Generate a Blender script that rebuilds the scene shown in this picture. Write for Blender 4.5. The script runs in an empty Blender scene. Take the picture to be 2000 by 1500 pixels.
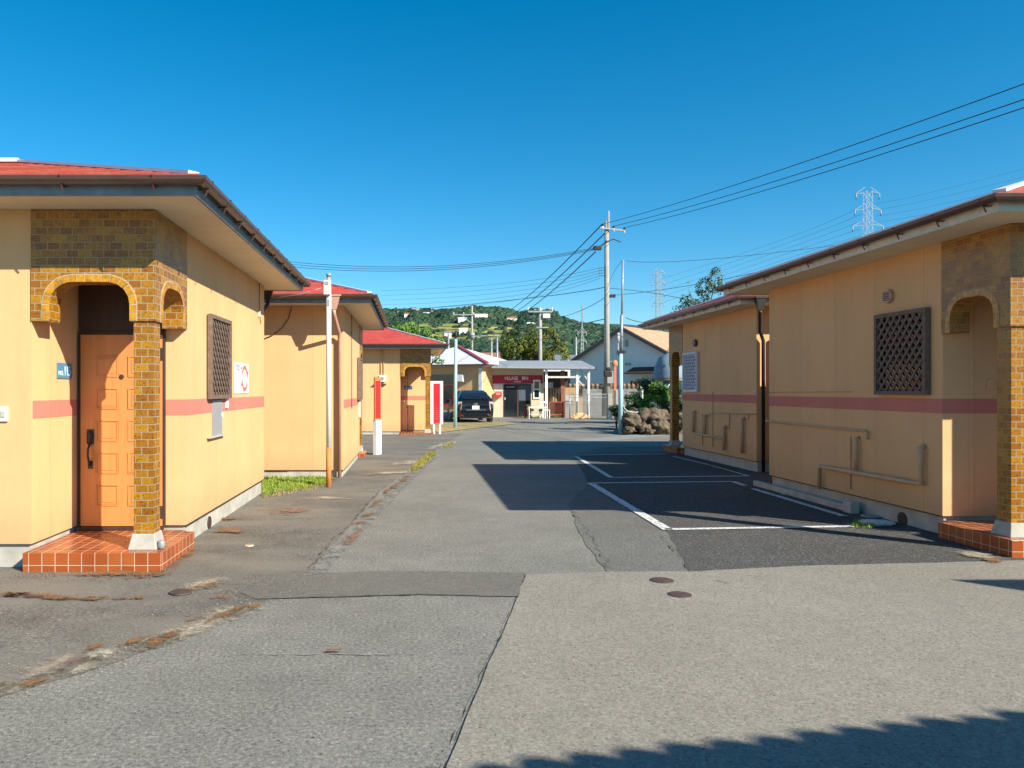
import bpy, bmesh, math, random
from mathutils import Vector, Matrix, noise
from mathutils.geometry import tessellate_polygon
random.seed(7)
R = math.radians
C = bpy.context.scene.collection
# ---------------------------------------------------------------- camera
F = 1480.0; CX = 808.0; CY = 762.0; EYE = 1.6
cam = bpy.data.objects.new('camera', bpy.data.cameras.new('camera'))
cam.data.sensor_width = 36; cam.data.lens = F/2000*36
cam.data.shift_x = (1000-CX)/2000; cam.data.shift_y = (CY-750)/2000
cam.data.clip_start = 0.1; cam.data.clip_end = 20000
cam.location = (0, 0, EYE); cam.rotation_euler = (R(90), 0, 0)
C.objects.link(cam); bpy.context.scene.camera = cam
# ---------------------------------------------------------------- world, sun, exposure
SUN = Vector((.754*math.cos(R(32.9)), -.657*math.cos(R(32.9)), math.sin(R(32.9)))).normalized()
w = bpy.data.worlds.new('World'); bpy.context.scene.world = w; w.use_nodes = True
nt = w.node_tree; bg = nt.nodes['Background']
sky = nt.nodes.new('ShaderNodeTexSky'); sky.sky_type = 'NISHITA'; sky.sun_disc = False
sky.sun_elevation = R(32.9); sky.sun_rotation = math.atan2(SUN.x, SUN.y)
sky.altitude = 300; sky.air_density = 1.0; sky.dust_density = 0.25; sky.ozone_density = 5.0
hs = nt.nodes.new('ShaderNodeHueSaturation'); hs.inputs['Saturation'].default_value = 1.34; hs.inputs['Hue'].default_value = .486
nt.links.new(sky.outputs[0], hs.inputs['Color']); nt.links.new(hs.outputs[0], bg.inputs[0])
bg.inputs[1].default_value = 0.095
sl = bpy.data.lights.new('sun', 'SUN'); sl.energy = 5.0; sl.angle = R(.53); sl.color = (1, .93, .80)
so = bpy.data.objects.new('sun', sl); so.rotation_euler = SUN.to_track_quat('Z', 'Y').to_euler(); so.location = (30, -30, 40)
C.objects.link(so)
vs = bpy.context.scene.view_settings
vs.view_transform = 'Standard'; vs.look = 'None'; vs.exposure = 0.76; vs.gamma = 1.0; vs.use_curve_mapping = False

# ---------------------------------------------------------------- pixel -> world on known surfaces
def G(px, py, z=0.0):
    Y = (EYE-z)*F/(py-CY); return Vector(((px-CX)*Y/F, Y, z))
def P(px, py, Y): return Vector(((px-CX)*Y/F, Y, EYE-(py-CY)*Y/F))
def WX(X, px, py):
    Y = X*F/(px-CX); return Vector((X, Y, EYE-(py-CY)*Y/F))
def gz(Y): return 0.10*max(0, min(1, (Y-28)/7.0))

# ---------------------------------------------------------------- materials
def s2l(c):
    return tuple(((v/255)/12.92 if v/255 <= .04045 else (((v/255)+.055)/1.055)**2.4) for v in c)
def newmat(name):
    m = bpy.data.materials.new(name); m.use_nodes = True
    nt = m.node_tree; b = nt.nodes['Principled BSDF']
    return m, nt, b
def N(nt, t, **kw):
    n = nt.nodes.new(t)
    for k, v in kw.items():
        if k in n.inputs: n.inputs[k].default_value = v
        else: setattr(n, k, v)
    return n
def ocoord(nt): return nt.nodes.new('ShaderNodeTexCoord').outputs['Object']
def mixc(nt, fac, a, b, mode='MIX'):
    n = nt.nodes.new('ShaderNodeMix'); n.data_type = 'RGBA'; n.blend_type = mode
    for i, v in ((0, fac), (6, a), (7, b)):
        if isinstance(v, (int, float)): n.inputs[i].default_value = v
        elif isinstance(v, tuple): n.inputs[i].default_value = (*v[:3], 1)
        else: nt.links.new(v, n.inputs[i])
    return n.outputs[2]
def math_(nt, op, a, b=None, c=None, clamp=False):
    n = nt.nodes.new('ShaderNodeMath'); n.operation = op; n.use_clamp = clamp
    for i, v in ((0, a), (1, b), (2, c)):
        if v is None: continue
        if isinstance(v, (int, float)): n.inputs[i].default_value = v
        else: nt.links.new(v, n.inputs[i])
    return n.outputs[0]
def ramp(nt, v, stops):
    n = nt.nodes.new('ShaderNodeValToRGB'); e = n.color_ramp.elements
    while len(e) < len(stops): e.new(.5)
    for el, (p, c) in zip(e, stops):
        el.position = p; el.color = (*c[:3], 1) if isinstance(c, tuple) else (c, c, c, 1)
    nt.links.new(v, n.inputs[0]); return n.outputs[0]
def noise_(nt, scale, detail=4, rough=.6, vec=None, stretch=None):
    n = N(nt, 'ShaderNodeTexNoise'); n.inputs['Scale'].default_value = scale
    n.inputs['Detail'].default_value = detail; n.inputs['Roughness'].default_value = rough
    v = vec or ocoord(nt)
    if stretch:
        mp = nt.nodes.new('ShaderNodeMapping'); mp.inputs['Scale'].default_value = stretch
        nt.links.new(v, mp.inputs[0]); v = mp.outputs[0]
    nt.links.new(v, n.inputs['Vector']); return n.outputs['Fac']
def bump(nt, b, h, strength=.3, dist=.01):
    n = nt.nodes.new('ShaderNodeBump'); n.inputs['Strength'].default_value = strength; n.inputs['Distance'].default_value = dist
    nt.links.new(h, n.inputs['Height']); nt.links.new(n.outputs[0], b.inputs['Normal'])
def M(name, col, rough=.7, var=.12, scale=6, metal=0, bmp=.1, bscale=60, stretch=None, spec=None):
    m, nt, b = newmat(name)
    lo = tuple(c*(1-var) for c in col); hi = tuple(min(1, c*(1+var)) for c in col)
    f = noise_(nt, scale, 5, .65, stretch=stretch)
    nt.links.new(ramp(nt, f, [(.3, lo), (.7, hi)]), b.inputs['Base Color'])
    b.inputs['Roughness'].default_value = rough; b.inputs['Metallic'].default_value = metal
    if spec is not None: b.inputs['Specular IOR Level'].default_value = spec
    if bmp: bump(nt, b, noise_(nt, bscale, 3), bmp, .004)
    return m
def boxmap(nt):
    """2-D coordinate on whichever plane the face lies in"""
    tc = ocoord(nt); g = nt.nodes.new('ShaderNodeNewGeometry')
    s = nt.nodes.new('ShaderNodeSeparateXYZ'); nt.links.new(tc, s.inputs[0])
    n = nt.nodes.new('ShaderNodeSeparateXYZ'); nt.links.new(g.outputs['True Normal'], n.inputs[0])
    ax = math_(nt, 'GREATER_THAN', math_(nt, 'ABSOLUTE', n.outputs[0]), .6)
    az = math_(nt, 'GREATER_THAN', math_(nt, 'ABSOLUTE', n.outputs[2]), .6)
    u = mixf(nt, ax, s.outputs[0], s.outputs[1]); v = mixf(nt, az, s.outputs[2], s.outputs[1])
    c = nt.nodes.new('ShaderNodeCombineXYZ'); nt.links.new(u, c.inputs[0]); nt.links.new(v, c.inputs[1])
    return c.outputs[0], u, v
def mixf(nt, f, a, b):
    n = nt.nodes.new('ShaderNodeMix'); n.data_type = 'FLOAT'
    for i, v in ((0, f), (2, a), (3, b)):
        if isinstance(v, (int, float)): n.inputs[i].default_value = v
        else: nt.links.new(v, n.inputs[i])
    return n.outputs[0]
def brickmat(name, c1, c2, mortar, w_, h_, msize, offset=.5, rough=.3, streak=None, shift=(0, 0), coat=0):
    m, nt, b = newmat(name)
    vec, u, v = boxmap(nt)
    mp = nt.nodes.new('ShaderNodeMapping'); mp.inputs['Location'].default_value = (shift[0], shift[1], 0)
    nt.links.new(vec, mp.inputs[0])
    t = nt.nodes.new('ShaderNodeTexBrick'); t.offset = offset; t.squash = 1
    nt.links.new(mp.outputs[0], t.inputs['Vector'])
    t.inputs['Color1'].default_value = (*c1, 1); t.inputs['Color2'].default_value = (*c2, 1); t.inputs['Mortar'].default_value = (*mortar, 1)
    t.inputs['Scale'].default_value = 1; t.inputs['Brick Width'].default_value = w_; t.inputs['Row Height'].default_value = h_
    t.inputs['Mortar Size'].default_value = msize; t.inputs['Mortar Smooth'].default_value = .15; t.inputs['Bias'].default_value = -.1
    col = t.outputs['Color']
    nz = noise_(nt, 38, 5, .75, stretch=(1, 1, 2.2))
    if streak:
        face = mixc(nt, ramp(nt, nz, [(.52, 0.), (.64, .85)]), t.outputs['Color'], streak)
        col = mixc(nt, t.outputs['Fac'], face, mortar)
    dirt = noise_(nt, 3, 5, .6)
    col = mixc(nt, 1.0, col, ramp(nt, dirt, [(.3, .82), (.65, 1.06)]), 'MULTIPLY')
    nt.links.new(col, b.inputs['Base Color'])
    nt.links.new(mixf(nt, t.outputs['Fac'], rough, .85), b.inputs['Roughness'])
    h = math_(nt, 'SUBTRACT', math_(nt, 'MULTIPLY', nz, .35), t.outputs['Fac'])
    bump(nt, b, h, .9, .007)
    return m
def sidingmat(name, col, groove=.455, stain=.035):
    m, nt, b = newmat(name)
    vec, u, v = boxmap(nt)
    fr = math_(nt, 'FRACT', math_(nt, 'DIVIDE', math_(nt, 'ADD', u, 100*groove+.11), groove*2))
    d1 = math_(nt, 'ABSOLUTE', math_(nt, 'SUBTRACT', fr, .5))
    l1 = math_(nt, 'LESS_THAN', d1, .0038)
    d2 = math_(nt, 'ABSOLUTE', math_(nt, 'SUBTRACT', fr, .435))
    l2 = math_(nt, 'MULTIPLY', math_(nt, 'LESS_THAN', d2, .0028), .45)
    ln = math_(nt, 'MAXIMUM', l1, l2)
    f = noise_(nt, 1.3, 6, .6); f2 = noise_(nt, 5, 5, .7, stretch=(1.6, 1.6, .22))
    base = ramp(nt, f, [(.25, tuple(c*.93 for c in col)), (.75, tuple(min(1, c*1.05) for c in col))])
    base = mixc(nt, 1.0, base, ramp(nt, f2, [(.34, 1-stain), (.56, 1.0)]), 'MULTIPLY')
    wn = nt.nodes.new('ShaderNodeTexWhiteNoise'); wn.noise_dimensions = '1D'
    nt.links.new(math_(nt, 'FLOOR', math_(nt, 'DIVIDE', math_(nt, 'ADD', u, 100*groove+.11+groove), groove*2)), wn.inputs['W'])
    base = mixc(nt, 1.0, base, ramp(nt, wn.outputs['Value'], [(0., .94), (1., 1.03)]), 'MULTIPLY')
    ev = math_(nt, 'MULTIPLY', math_(nt, 'MULTIPLY', math_(nt, 'SUBTRACT', v, 2.45), 1.3, clamp=True), noise_(nt, 9, 5, .75, stretch=(1, 1, .06)), clamp=True)
    base = mixc(nt, math_(nt, 'MULTIPLY', ev, .38), base, (.40, .22, .09))
    sc_ = noise_(nt, 34, 6, .8); base = mixc(nt, ramp(nt, sc_, [(.60, 0.), (.72, .22)]), base, (.50, .34, .18))
    # splash dirt close to the sill
    z = math_(nt, 'MULTIPLY', math_(nt, 'SUBTRACT', .62, v), 2.2, clamp=True)
    z = math_(nt, 'MULTIPLY', z, noise_(nt, 9, 4), clamp=True)
    base = mixc(nt, math_(nt, 'MULTIPLY', z, .8), base, (.40, .26, .13))
    base = mixc(nt, math_(nt, 'MULTIPLY', ln, .42), base, (.25, .15, .06))
    nt.links.new(base, b.inputs['Base Color']); b.inputs['Roughness'].default_value = .78
    b.inputs['Specular IOR Level'].default_value = .25
    h = math_(nt, 'SUBTRACT', math_(nt, 'ADD', math_(nt, 'MULTIPLY', noise_(nt, 90, 4, .7), .5), math_(nt, 'MULTIPLY', noise_(nt, 2.2, 3), 1.6)), ln)
    bump(nt, b, h, .55, .006)
    return m
def asphaltmat(name, dark, mid, light, grain=85, coarse=.5, patchy=.16, brown=None, rough=.9):
    m, nt, b = newmat(name)
    g = nt.nodes.new('ShaderNodeNewGeometry'); pos = g.outputs['Position']
    sp = noise_(nt, grain*.5, 4, .85, vec=pos); sp2 = noise_(nt, grain*2.3, 2, .7, vec=pos)
    grains = math_(nt, 'ADD', math_(nt, 'MULTIPLY', sp, .6), math_(nt, 'MULTIPLY', sp2, .4))
    c = ramp(nt, grains, [(.38, dark), (.49, mid), (.54, mid), (.65, light)])
    big = noise_(nt, .55, 7, .62, vec=pos); med = noise_(nt, 3.5, 5, .65, vec=pos)
    c = mixc(nt, 1.0, c, ramp(nt, big, [(.28, 1-patchy), (.70, 1+patchy)]), 'MULTIPLY')
    c = mixc(nt, 1.0, c, ramp(nt, med, [(.3, 1-patchy*.7), (.7, 1+patchy*.6)]), 'MULTIPLY')
    if brown:
        bz = noise_(nt, .9, 6, .6, vec=pos, stretch=(.55, 1.5, 1))
        c = mixc(nt, ramp(nt, bz, [(.42, 0.), (.62, .8)]), c, brown)
    # scattered dark pits and pale stones
    vo = nt.nodes.new('ShaderNodeTexVoronoi'); vo.inputs['Scale'].default_value = 26; nt.links.new(pos, vo.inputs['Vector'])
    sel = math_(nt, 'GREATER_THAN', noise_(nt, 15, 1, .5, vec=pos), .60)
    pit = math_(nt, 'MULTIPLY', math_(nt, 'LESS_THAN', vo.outputs['Distance'], .17), sel)
    c = mixc(nt, math_(nt, 'MULTIPLY', pit, .75), c, tuple(v*.25 for v in dark))
    sel2 = math_(nt, 'LESS_THAN', noise_(nt, 17, 1, .5, vec=pos), .36)
    st = math_(nt, 'MULTIPLY', math_(nt, 'LESS_THAN', vo.outputs['Distance'], .13), sel2)
    c = mixc(nt, math_(nt, 'MULTIPLY', st, .6), c, (.6, .58, .54))
    nt.links.new(c, b.inputs['Base Color']); b.inputs['Roughness'].default_value = rough
    b.inputs['Specular IOR Level'].default_value = .3
    bump(nt, b, grains, coarse, .012)
    return m
def wornmat(name, col, thresh=.45, scale=9, stretch=(1, 1, 1), soft=.08, second=None, rough=.9, fade=False):
    """surface coat that has worn or blown away in places: holes show what is below"""
    m, nt, b = newmat(name)
    g = nt.nodes.new('ShaderNodeNewGeometry'); pos = g.outputs['Position']
    f = noise_(nt, scale, 8, .72, vec=pos, stretch=stretch)
    if fade:
        at = nt.nodes.new('ShaderNodeAttribute'); at.attribute_name = 'cover'
        fine = noise_(nt, scale*7, 4, .8, vec=pos)
        f = math_(nt, 'ADD', math_(nt, 'ADD', math_(nt, 'MULTIPLY', f, .9), math_(nt, 'MULTIPLY', fine, .55)), math_(nt, 'MULTIPLY', math_(nt, 'POWER', at.outputs['Fac'], .6), .42))
        f = math_(nt, 'SUBTRACT', f, .52)
    a = ramp(nt, f, [(thresh-soft, 0.), (thresh+soft, 1.)])
    nt.links.new(a, b.inputs['Alpha'])
    v = noise_(nt, 60, 4, .7, vec=pos)
    c = ramp(nt, v, [(.3, tuple(x*.6 for x in col)), (.65, tuple(min(1, x*1.25) for x in col))])
    if second: c = mixc(nt, ramp(nt, noise_(nt, 4, 4, .6, vec=pos), [(.45, 0.), (.6, 1.)]), c, second)
    nt.links.new(c, b.inputs['Base Color']); b.inputs['Roughness'].default_value = rough
    b.inputs['Specular IOR Level'].default_value = .2
    return m

m_wall = sidingmat('cream_siding', (.775, .465, .222))
m_wallw = sidingmat('pale_siding', (.76, .66, .45))
m_stripe = sidingmat('pink_stripe_paint', (.62, .215, .16))
m_conc = M('concrete', (.44, .42, .36), .9, .2, 5, bmp=.3)
m_brick = brickmat('glazed_ochre_brick', (.30, .105, .004), (.48, .225, .007), (.38, .30, .17), .112, .068, .0045, streak=(.05, .02, .006))
m_trimb = M('arch_brick', (.48, .22, .010), .3, .5, 16)
m_tile = brickmat('terracotta_tile', (.34, .075, .016), (.44, .115, .028), (.58, .42, .30), .116, .116, .0042, offset=0, rough=.16, shift=(0, .052))
def roofmat(name, c1, c2, pale):
    m, nt, b = newmat(name); tc = ocoord(nt)
    f = noise_(nt, 1.2, 6, .7); f2 = noise_(nt, 5, 6, .75, stretch=(1, 1, 6)); f3 = noise_(nt, 26, 4, .7)
    c = ramp(nt, f, [(.3, c1), (.7, c2)]); c = mixc(nt, ramp(nt, f2, [(.50, 0.), (.72, .5)]), c, pale)
    c = mixc(nt, 1.0, c, ramp(nt, f3, [(.3, .78), (.7, 1.15)]), 'MULTIPLY')
    nt.links.new(c, b.inputs['Base Color']); b.inputs['Roughness'].default_value = .55; bump(nt, b, f3, .4, .006); return m
m_roof = roofmat('red_slate', (.44, .045, .03), (.52, .07, .045), (.50, .22, .16))
m_roofo = roofmat('weathered_red_slate', (.34, .05, .035), (.44, .09, .05), (.45, .24, .17))
m_cap = M('white_ridge_metal', (.75, .75, .74), .35, .06, 4)
m_gut = M('brown_gutter', (.085, .045, .036), .32, .2, 8, spec=.6)
m_fasb = M('bluegrey_fascia', (.20, .245, .27), .7, .25, 9, bmp=.3, bscale=30)
m_fasc = M('cream_fascia', (.66, .60, .47), .7, .15, 9, bmp=.2)
def soffitmat():
    m, nt, b = newmat('perforated_soffit'); tc = ocoord(nt)
    s = nt.nodes.new('ShaderNodeSeparateXYZ'); nt.links.new(tc, s.inputs[0])
    a = math_(nt, 'LESS_THAN', math_(nt, 'FRACT', math_(nt, 'MULTIPLY', s.outputs[0], 22)), .16)
    c_ = math_(nt, 'LESS_THAN', math_(nt, 'FRACT', math_(nt, 'MULTIPLY', s.outputs[1], 22)), .22)
    j = math_(nt, 'LESS_THAN', math_(nt, 'FRACT', math_(nt, 'DIVIDE', math_(nt, 'ADD', s.outputs[1], 50), .91)), .008)
    ln = math_(nt, 'MAXIMUM', math_(nt, 'MULTIPLY', math_(nt, 'MAXIMUM', a, c_), .4), j)
    base = ramp(nt, noise_(nt, 2, 5), [(.3, (.72, .60, .42)), (.7, (.80, .69, .51))])
    nt.links.new(mixc(nt, math_(nt, 'MULTIPLY', ln, .6), base, (.2, .14, .08)), b.inputs['Base Color'])
    b.inputs['Roughness'].default_value = .8
    return m
m_soffit = soffitmat()
m_door = M('orange_door_paint', (.68, .255, .075), .36, .10, 7, bmp=.25, bscale=40, stretch=(3, 3, .25))
m_dkwood = M('dark_brown_wood', (.055, .03, .02), .6, .35, 14, bmp=.2, stretch=(1, 1, .15))
m_lat = M('weathered_lattice_wood', (.17, .115, .085), .8, .3, 18, bmp=.3)
m_white = M('white_paint', (.78, .77, .73), .5, .06, 5)
m_latw = M('white_lattice_paint', (.66, .68, .74), .5, .06, 5)
m_black = M('black_iron', (.025, .022, .02), .45, .2, 12)
m_glass = M('dark_window_glass', (.012, .016, .022), .06, .2, 2, bmp=0, spec=.9)
m_blue = M('blue_plate', (.07, .25, .38), .4, .05)
m_dblue = M('dark_blue_plate', (.025, .09, .22), .4, .05)
m_text = M('white_lettering', (.85, .85, .84), .5, .02)
m_dtext = M('violet_lettering', (.13, .10, .28), .5, .02)
m_red = M('signal_red_paint', (.72, .025, .025), .45, .1, 6)
m_dred = M('dark_red_paint', (.36, .012, .02), .5, .15, 6)
m_ored = M('orange_red_arrow', (.75, .16, .08), .5, .05)
m_pinkpipe = M('pinkish_pipe_cover', (.50, .29, .21), .5, .1, 7)
m_pipe = M('beige_painted_pipe', (.56, .375, .20), .5, .12, 7)
m_grey = M('grey_sheet_metal', (.30, .31, .32), .5, .1, 5)
m_lgrey = M('light_grey_plastic', (.58, .58, .54), .5, .05)
m_opole = M('orange_pole_paint', (.52, .20, .06), .6, .2, 10)
m_bpole = M('pale_blue_pole_paint', (.33, .55, .62), .5, .12, 8)
m_cpole = M('concrete_pole', (.34, .33, .29), .85, .12, 4, bmp=.2)
m_steel = M('galvanised_steel', (.34, .36, .37), .45, .1, 6, metal=.3)
m_wire = M('black_cable', (.02, .022, .028), .6, .1, bmp=0)
m_wood = M('plain_timber', (.42, .27, .14), .8, .25, 10, bmp=.2, stretch=(1, 1, .2))
m_terra = brickmat('terracotta_roof_tile', (.60, .30, .17), (.68, .38, .23), (.42, .20, .11), .26, .24, .012, offset=.5, rough=.7)
m_wroof = M('white_roof_metal', (.68, .66, .66), .45, .06, 2)
m_rock = M('brown_boulder', (.125, .095, .062), .95, .75, 7, bmp=1.0, bscale=16)
m_line = wornmat('worn_white_road_paint', (.72, .72, .70), .43, 34, soft=.06)
m_asph = asphaltmat('aged_asphalt', (.026, .025, .021), (.212, .205, .178), (.54, .52, .465))
m_beige = asphaltmat('fine_beige_asphalt', (.08, .073, .060), (.265, .243, .200), (.52, .49, .42), grain=120, coarse=.35, patchy=.08)
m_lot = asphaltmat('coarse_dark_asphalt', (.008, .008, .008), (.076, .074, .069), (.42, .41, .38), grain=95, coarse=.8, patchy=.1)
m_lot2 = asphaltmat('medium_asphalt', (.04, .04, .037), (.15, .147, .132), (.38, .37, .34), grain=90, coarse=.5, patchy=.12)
m_left = asphaltmat('brownish_asphalt', (.03, .028, .024), (.145, .135, .115), (.44, .42, .37), grain=90, coarse=.5, patchy=.26, brown=(.215, .195, .16))
m_strip = asphaltmat('dark_patch_asphalt', (.07, .066, .057), (.155, .147, .125), (.28, .27, .24), grain=110, coarse=.4, patchy=.12)
m_seam = asphaltmat('pale_seam_asphalt', (.09, .09, .085), (.27, .27, .25), (.5, .5, .47), grain=80, coarse=.5, patchy=.15)
m_crack = M('crack_dirt', (.07, .058, .045), .95, .4, 20)
m_seamw = wornmat('worn_pale_seam', (.25, .245, .225), .50, 4.5, soft=.10)
m_rust = wornmat('rusty_pine_litter', (.24, .13, .06), .53, 5, soft=.06, fade=True)
m_sand = wornmat('pale_dry_silt', (.44, .39, .29), .52, 3.2, soft=.12, fade=True, second=(.36, .30, .22))
m_moss = wornmat('pinkish_algae_stain', (.27, .15, .10), .56, 7, soft=.10, fade=True)
m_earth = M('field_earth', (.11, .12, .05), .95, .4, .4, bmp=0)
m_straw = M('dry_straw_grass', (.30, .24, .11), .95, .5, 9, bmp=.5)
def leafmat(name, c1, c2, c3=None, sc=.8):
    m, nt, b = newmat(name)
    f = noise_(nt, sc, 4, .7)
    st = [(.35, c1), (.62, c2)] + ([(.75, c3)] if c3 else [])
    oi = nt.nodes.new('ShaderNodeNewGeometry')
    col = ramp(nt, f, st)
    nt.links.new(mixc(nt, 1.0, col, ramp(nt, oi.outputs['Random Per Island'], [(0., .65), (1., 1.35)]), 'MULTIPLY'), b.inputs['Base Color'])
    b.inputs['Roughness'].default_value = .6; b.inputs['Specular IOR Level'].default_value = .3
    b.inputs['Transmission Weight'].default_value = 0
    return m
m_leafo = leafmat('autumn_leaves', (.055, .085, .012), (.14, .15, .015), (.33, .19, .02), .45)
m_leafd = leafmat('dark_green_leaves', (.03, .07, .015), (.07, .13, .025))
m_leafb = leafmat('bright_green_leaves', (.06, .15, .02), (.14, .26, .04))
m_leafg = leafmat('grey_green_leaves', (.05, .09, .045), (.12, .17, .09))
m_grass = leafmat('bright_green_grass', (.16, .26, .025), (.30, .38, .05), None, 6)  # bright yellow-green blade colour, varied at random
m_grassy = leafmat('yellowing_grass', (.20, .22, .05), (.36, .30, .08), None, 6)
m_bark = M('bark', (.12, .08, .05), .9, .3, 12, bmp=.5)
m_wood_h = leafmat('hillside_foliage', (.014, .034, .017), (.032, .070, .028), (.070, .115, .040), .02)
m_hill = M('hillside_ground', (.045, .095, .03), .95, .4, .03, bmp=0)
m_field = M('terraced_field', (.20, .23, .045), .95, .45, .05, bmp=0, stretch=(.3, 1, 1))
m_field2 = M('dry_field', (.33, .28, .08), .95, .3, .06, bmp=0, stretch=(.3, 1, 1))
m_far = M('haze_blue_forest', (.05, .10, .13), .95, .2, .002, bmp=0)  # bluish tone paints distance haze into the forest colour

# ---------------------------------------------------------------- mesh builder
class MB:
    def __init__(s): s.v = []; s.f = []; s.sm = []
    def add(s, vs_, fs, smooth=False):
        o = len(s.v); s.v += [tuple(v) for v in vs_]
        for f in fs: s.f.append(tuple(i+o for i in f)); s.sm.append(smooth)
        return s
    def box(s, a, b):
        x0, x1 = sorted((a[0], b[0])); y0, y1 = sorted((a[1], b[1])); z0, z1 = sorted((a[2], b[2]))
        return s.add([(x0,y0,z0),(x1,y0,z0),(x1,y1,z0),(x0,y1,z0),(x0,y0,z1),(x1,y0,z1),(x1,y1,z1),(x0,y1,z1)],
                     [(0,3,2,1),(4,5,6,7),(0,1,5,4),(1,2,6,5),(2,3,7,6),(3,0,4,7)])
    def obox(s, c, ax, ay, az):
        """box from centre and three half-axis vectors"""
        c, ax, ay, az = map(Vector, (c, ax, ay, az)); vs_ = []
        for k in (-1, 1):
            for i, j in ((-1,-1),(1,-1),(1,1),(-1,1)): vs_.append(c+ax*i+ay*j+az*k)
        return s.add(vs_, [(0,3,2,1),(4,5,6,7),(0,1,5,4),(1,2,6,5),(2,3,7,6),(3,0,4,7)])
    def bar(s, a, b, w, h=None, up=(0, 0, 1)):
        a, b = Vector(a), Vector(b); d = b-a; h = h or w
        up = Vector(up)
        if abs(d.normalized().dot(up)) > .97: up = Vector((0, 1, 0))
        x = d.cross(up).normalized(); y = x.cross(d).normalized()
        return s.obox((a+b)/2, x*w/2, y*h/2, d/2)
    def tube(s, pts, r, n=8, caps=True):
        pts = [Vector(p) for p in pts]; rs = r if isinstance(r, (list, tuple)) else [r]*len(pts)
        rings = []; ref = None
        for i, p in enumerate(pts):
            d = (pts[min(i+1, len(pts)-1)]-pts[max(i-1, 0)]).normalized()
            if ref is None: ref = Vector((0, 0, 1)) if abs(d.z) < .9 else Vector((1, 0, 0))
            x = d.cross(ref).normalized(); y = x.cross(d).normalized(); ref = y
            rings.append([p+(x*math.cos(2*math.pi*k/n)+y*math.sin(2*math.pi*k/n))*rs[i] for k in range(n)])
        vs_ = [v for r_ in rings for v in r_]; fs = []
        for i in range(len(pts)-1):
            for k in range(n):
                a, b = i*n+k, i*n+(k+1) % n; fs.append((a, b, b+n, a+n))
        s.add(vs_, fs, True)
        if caps:
            s.add(rings[0], [tuple(range(n))]); s.add(rings[-1], [tuple(range(n-1, -1, -1))])
        return s
    def prism(s, poly, z0, z1):
        n = len(poly); vs_ = [(p[0], p[1], z0) for p in poly]+[(p[0], p[1], z1) for p in poly]
        return s.add(vs_, [tuple(range(n-1, -1, -1)), tuple(range(n, 2*n))]+[(i, (i+1) % n, (i+1) % n+n, i+n) for i in range(n)])
    def plate(s, poly, f0, f1):
        """outline in 2-D mapped by two functions (front, back)"""
        n = len(poly); vs_ = [f0(p) for p in poly]+[f1(p) for p in poly]
        return s.add(vs_, [tuple(range(n)), tuple(range(2*n-1, n-1, -1))]+[(i, i+n, (i+1) % n+n, (i+1) % n) for i in range(n)])
    def sphere(s, c, r, seg=12, rg=8):
        c = Vector(c); r = Vector(r) if not isinstance(r, (int, float)) else Vector((r, r, r)); vs_ = []; fs = []
        for i in range(rg+1):
            t = math.pi*i/rg
            for k in range(seg):
                a = 2*math.pi*k/seg; vs_.append((c.x+r.x*math.sin(t)*math.cos(a), c.y+r.y*math.sin(t)*math.sin(a), c.z+r.z*math.cos(t)))
        for i in range(rg):
            for k in range(seg):
                a, b = i*seg+k, i*seg+(k+1) % seg; fs.append((a, a+seg, b+seg, b))
        return s.add(vs_, fs, True)
    def xf(s, fn): s.v = [tuple(fn(Vector(v))) for v in s.v]; return s
    def obj(s, name, mat, parent=None, loc=None, bevel=0, tri=False, fix=True):
        me = bpy.data.meshes.new(name); me.from_pydata([tuple(v) for v in s.v], [], s.f)
        me.polygons.foreach_set('use_smooth', s.sm)
        if fix or tri:
            bm = bmesh.new(); bm.from_mesh(me)
            bmesh.ops.remove_doubles(bm, verts=bm.verts, dist=1e-5)
            bmesh.ops.recalc_face_normals(bm, faces=bm.faces)
            ng = [f for f in bm.faces if len(f.verts) > 4]
            if ng: bmesh.ops.triangulate(bm, faces=ng)
            bm.to_mesh(me); bm.free()
        for m_ in (mat if isinstance(mat, list) else [mat]): me.materials.append(m_)
        o = bpy.data.objects.new(name, me); C.objects.link(o)
        if parent is not None: o.parent = parent
        if loc is not None: o.location = loc
        if bevel:
            b = o.modifiers.new('bevel', 'BEVEL'); b.width = bevel; b.segments = 2; b.limit_method = 'ANGLE'; b.angle_limit = R(40)
        return o
def empty(name, loc, label, cat, group=None, rz=0):
    o = bpy.data.objects.new(name, None); o.location = loc; o.rotation_euler.z = rz; o.empty_display_size = .2
    C.objects.link(o); o['label'] = label; o['category'] = cat
    if group: o['group'] = group
    return o
def tag(o, label, cat, group=None, kind=None):
    if label: o['label'] = label
    if cat: o['category'] = cat
    if group: o['group'] = group
    if kind: o['kind'] = kind
    return o
def text(name, s, size, mat, parent, origin, right, up, thick=.002, align='LEFT', sx=1):
    cu = bpy.data.curves.new(name, 'FONT'); cu.body = s; cu.size = size; cu.extrude = thick; cu.align_x = align
    to = bpy.data.objects.new(name, cu); C.objects.link(to)
    bpy.context.view_layer.update()
    me = bpy.data.meshes.new_from_object(to); C.objects.unlink(to); bpy.data.objects.remove(to)
    r_, u_ = Vector(right).normalized(), Vector(up).normalized(); n_ = r_.cross(u_)
    for v in me.vertices:
        c = v.co; v.co = Vector(origin)+r_*c.x*sx+u_*c.y+n_*c.z
    me.materials.clear(); me.materials.append(mat)
    o = bpy.data.objects.new(name, me); C.objects.link(o); o.parent = parent
    return o

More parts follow.
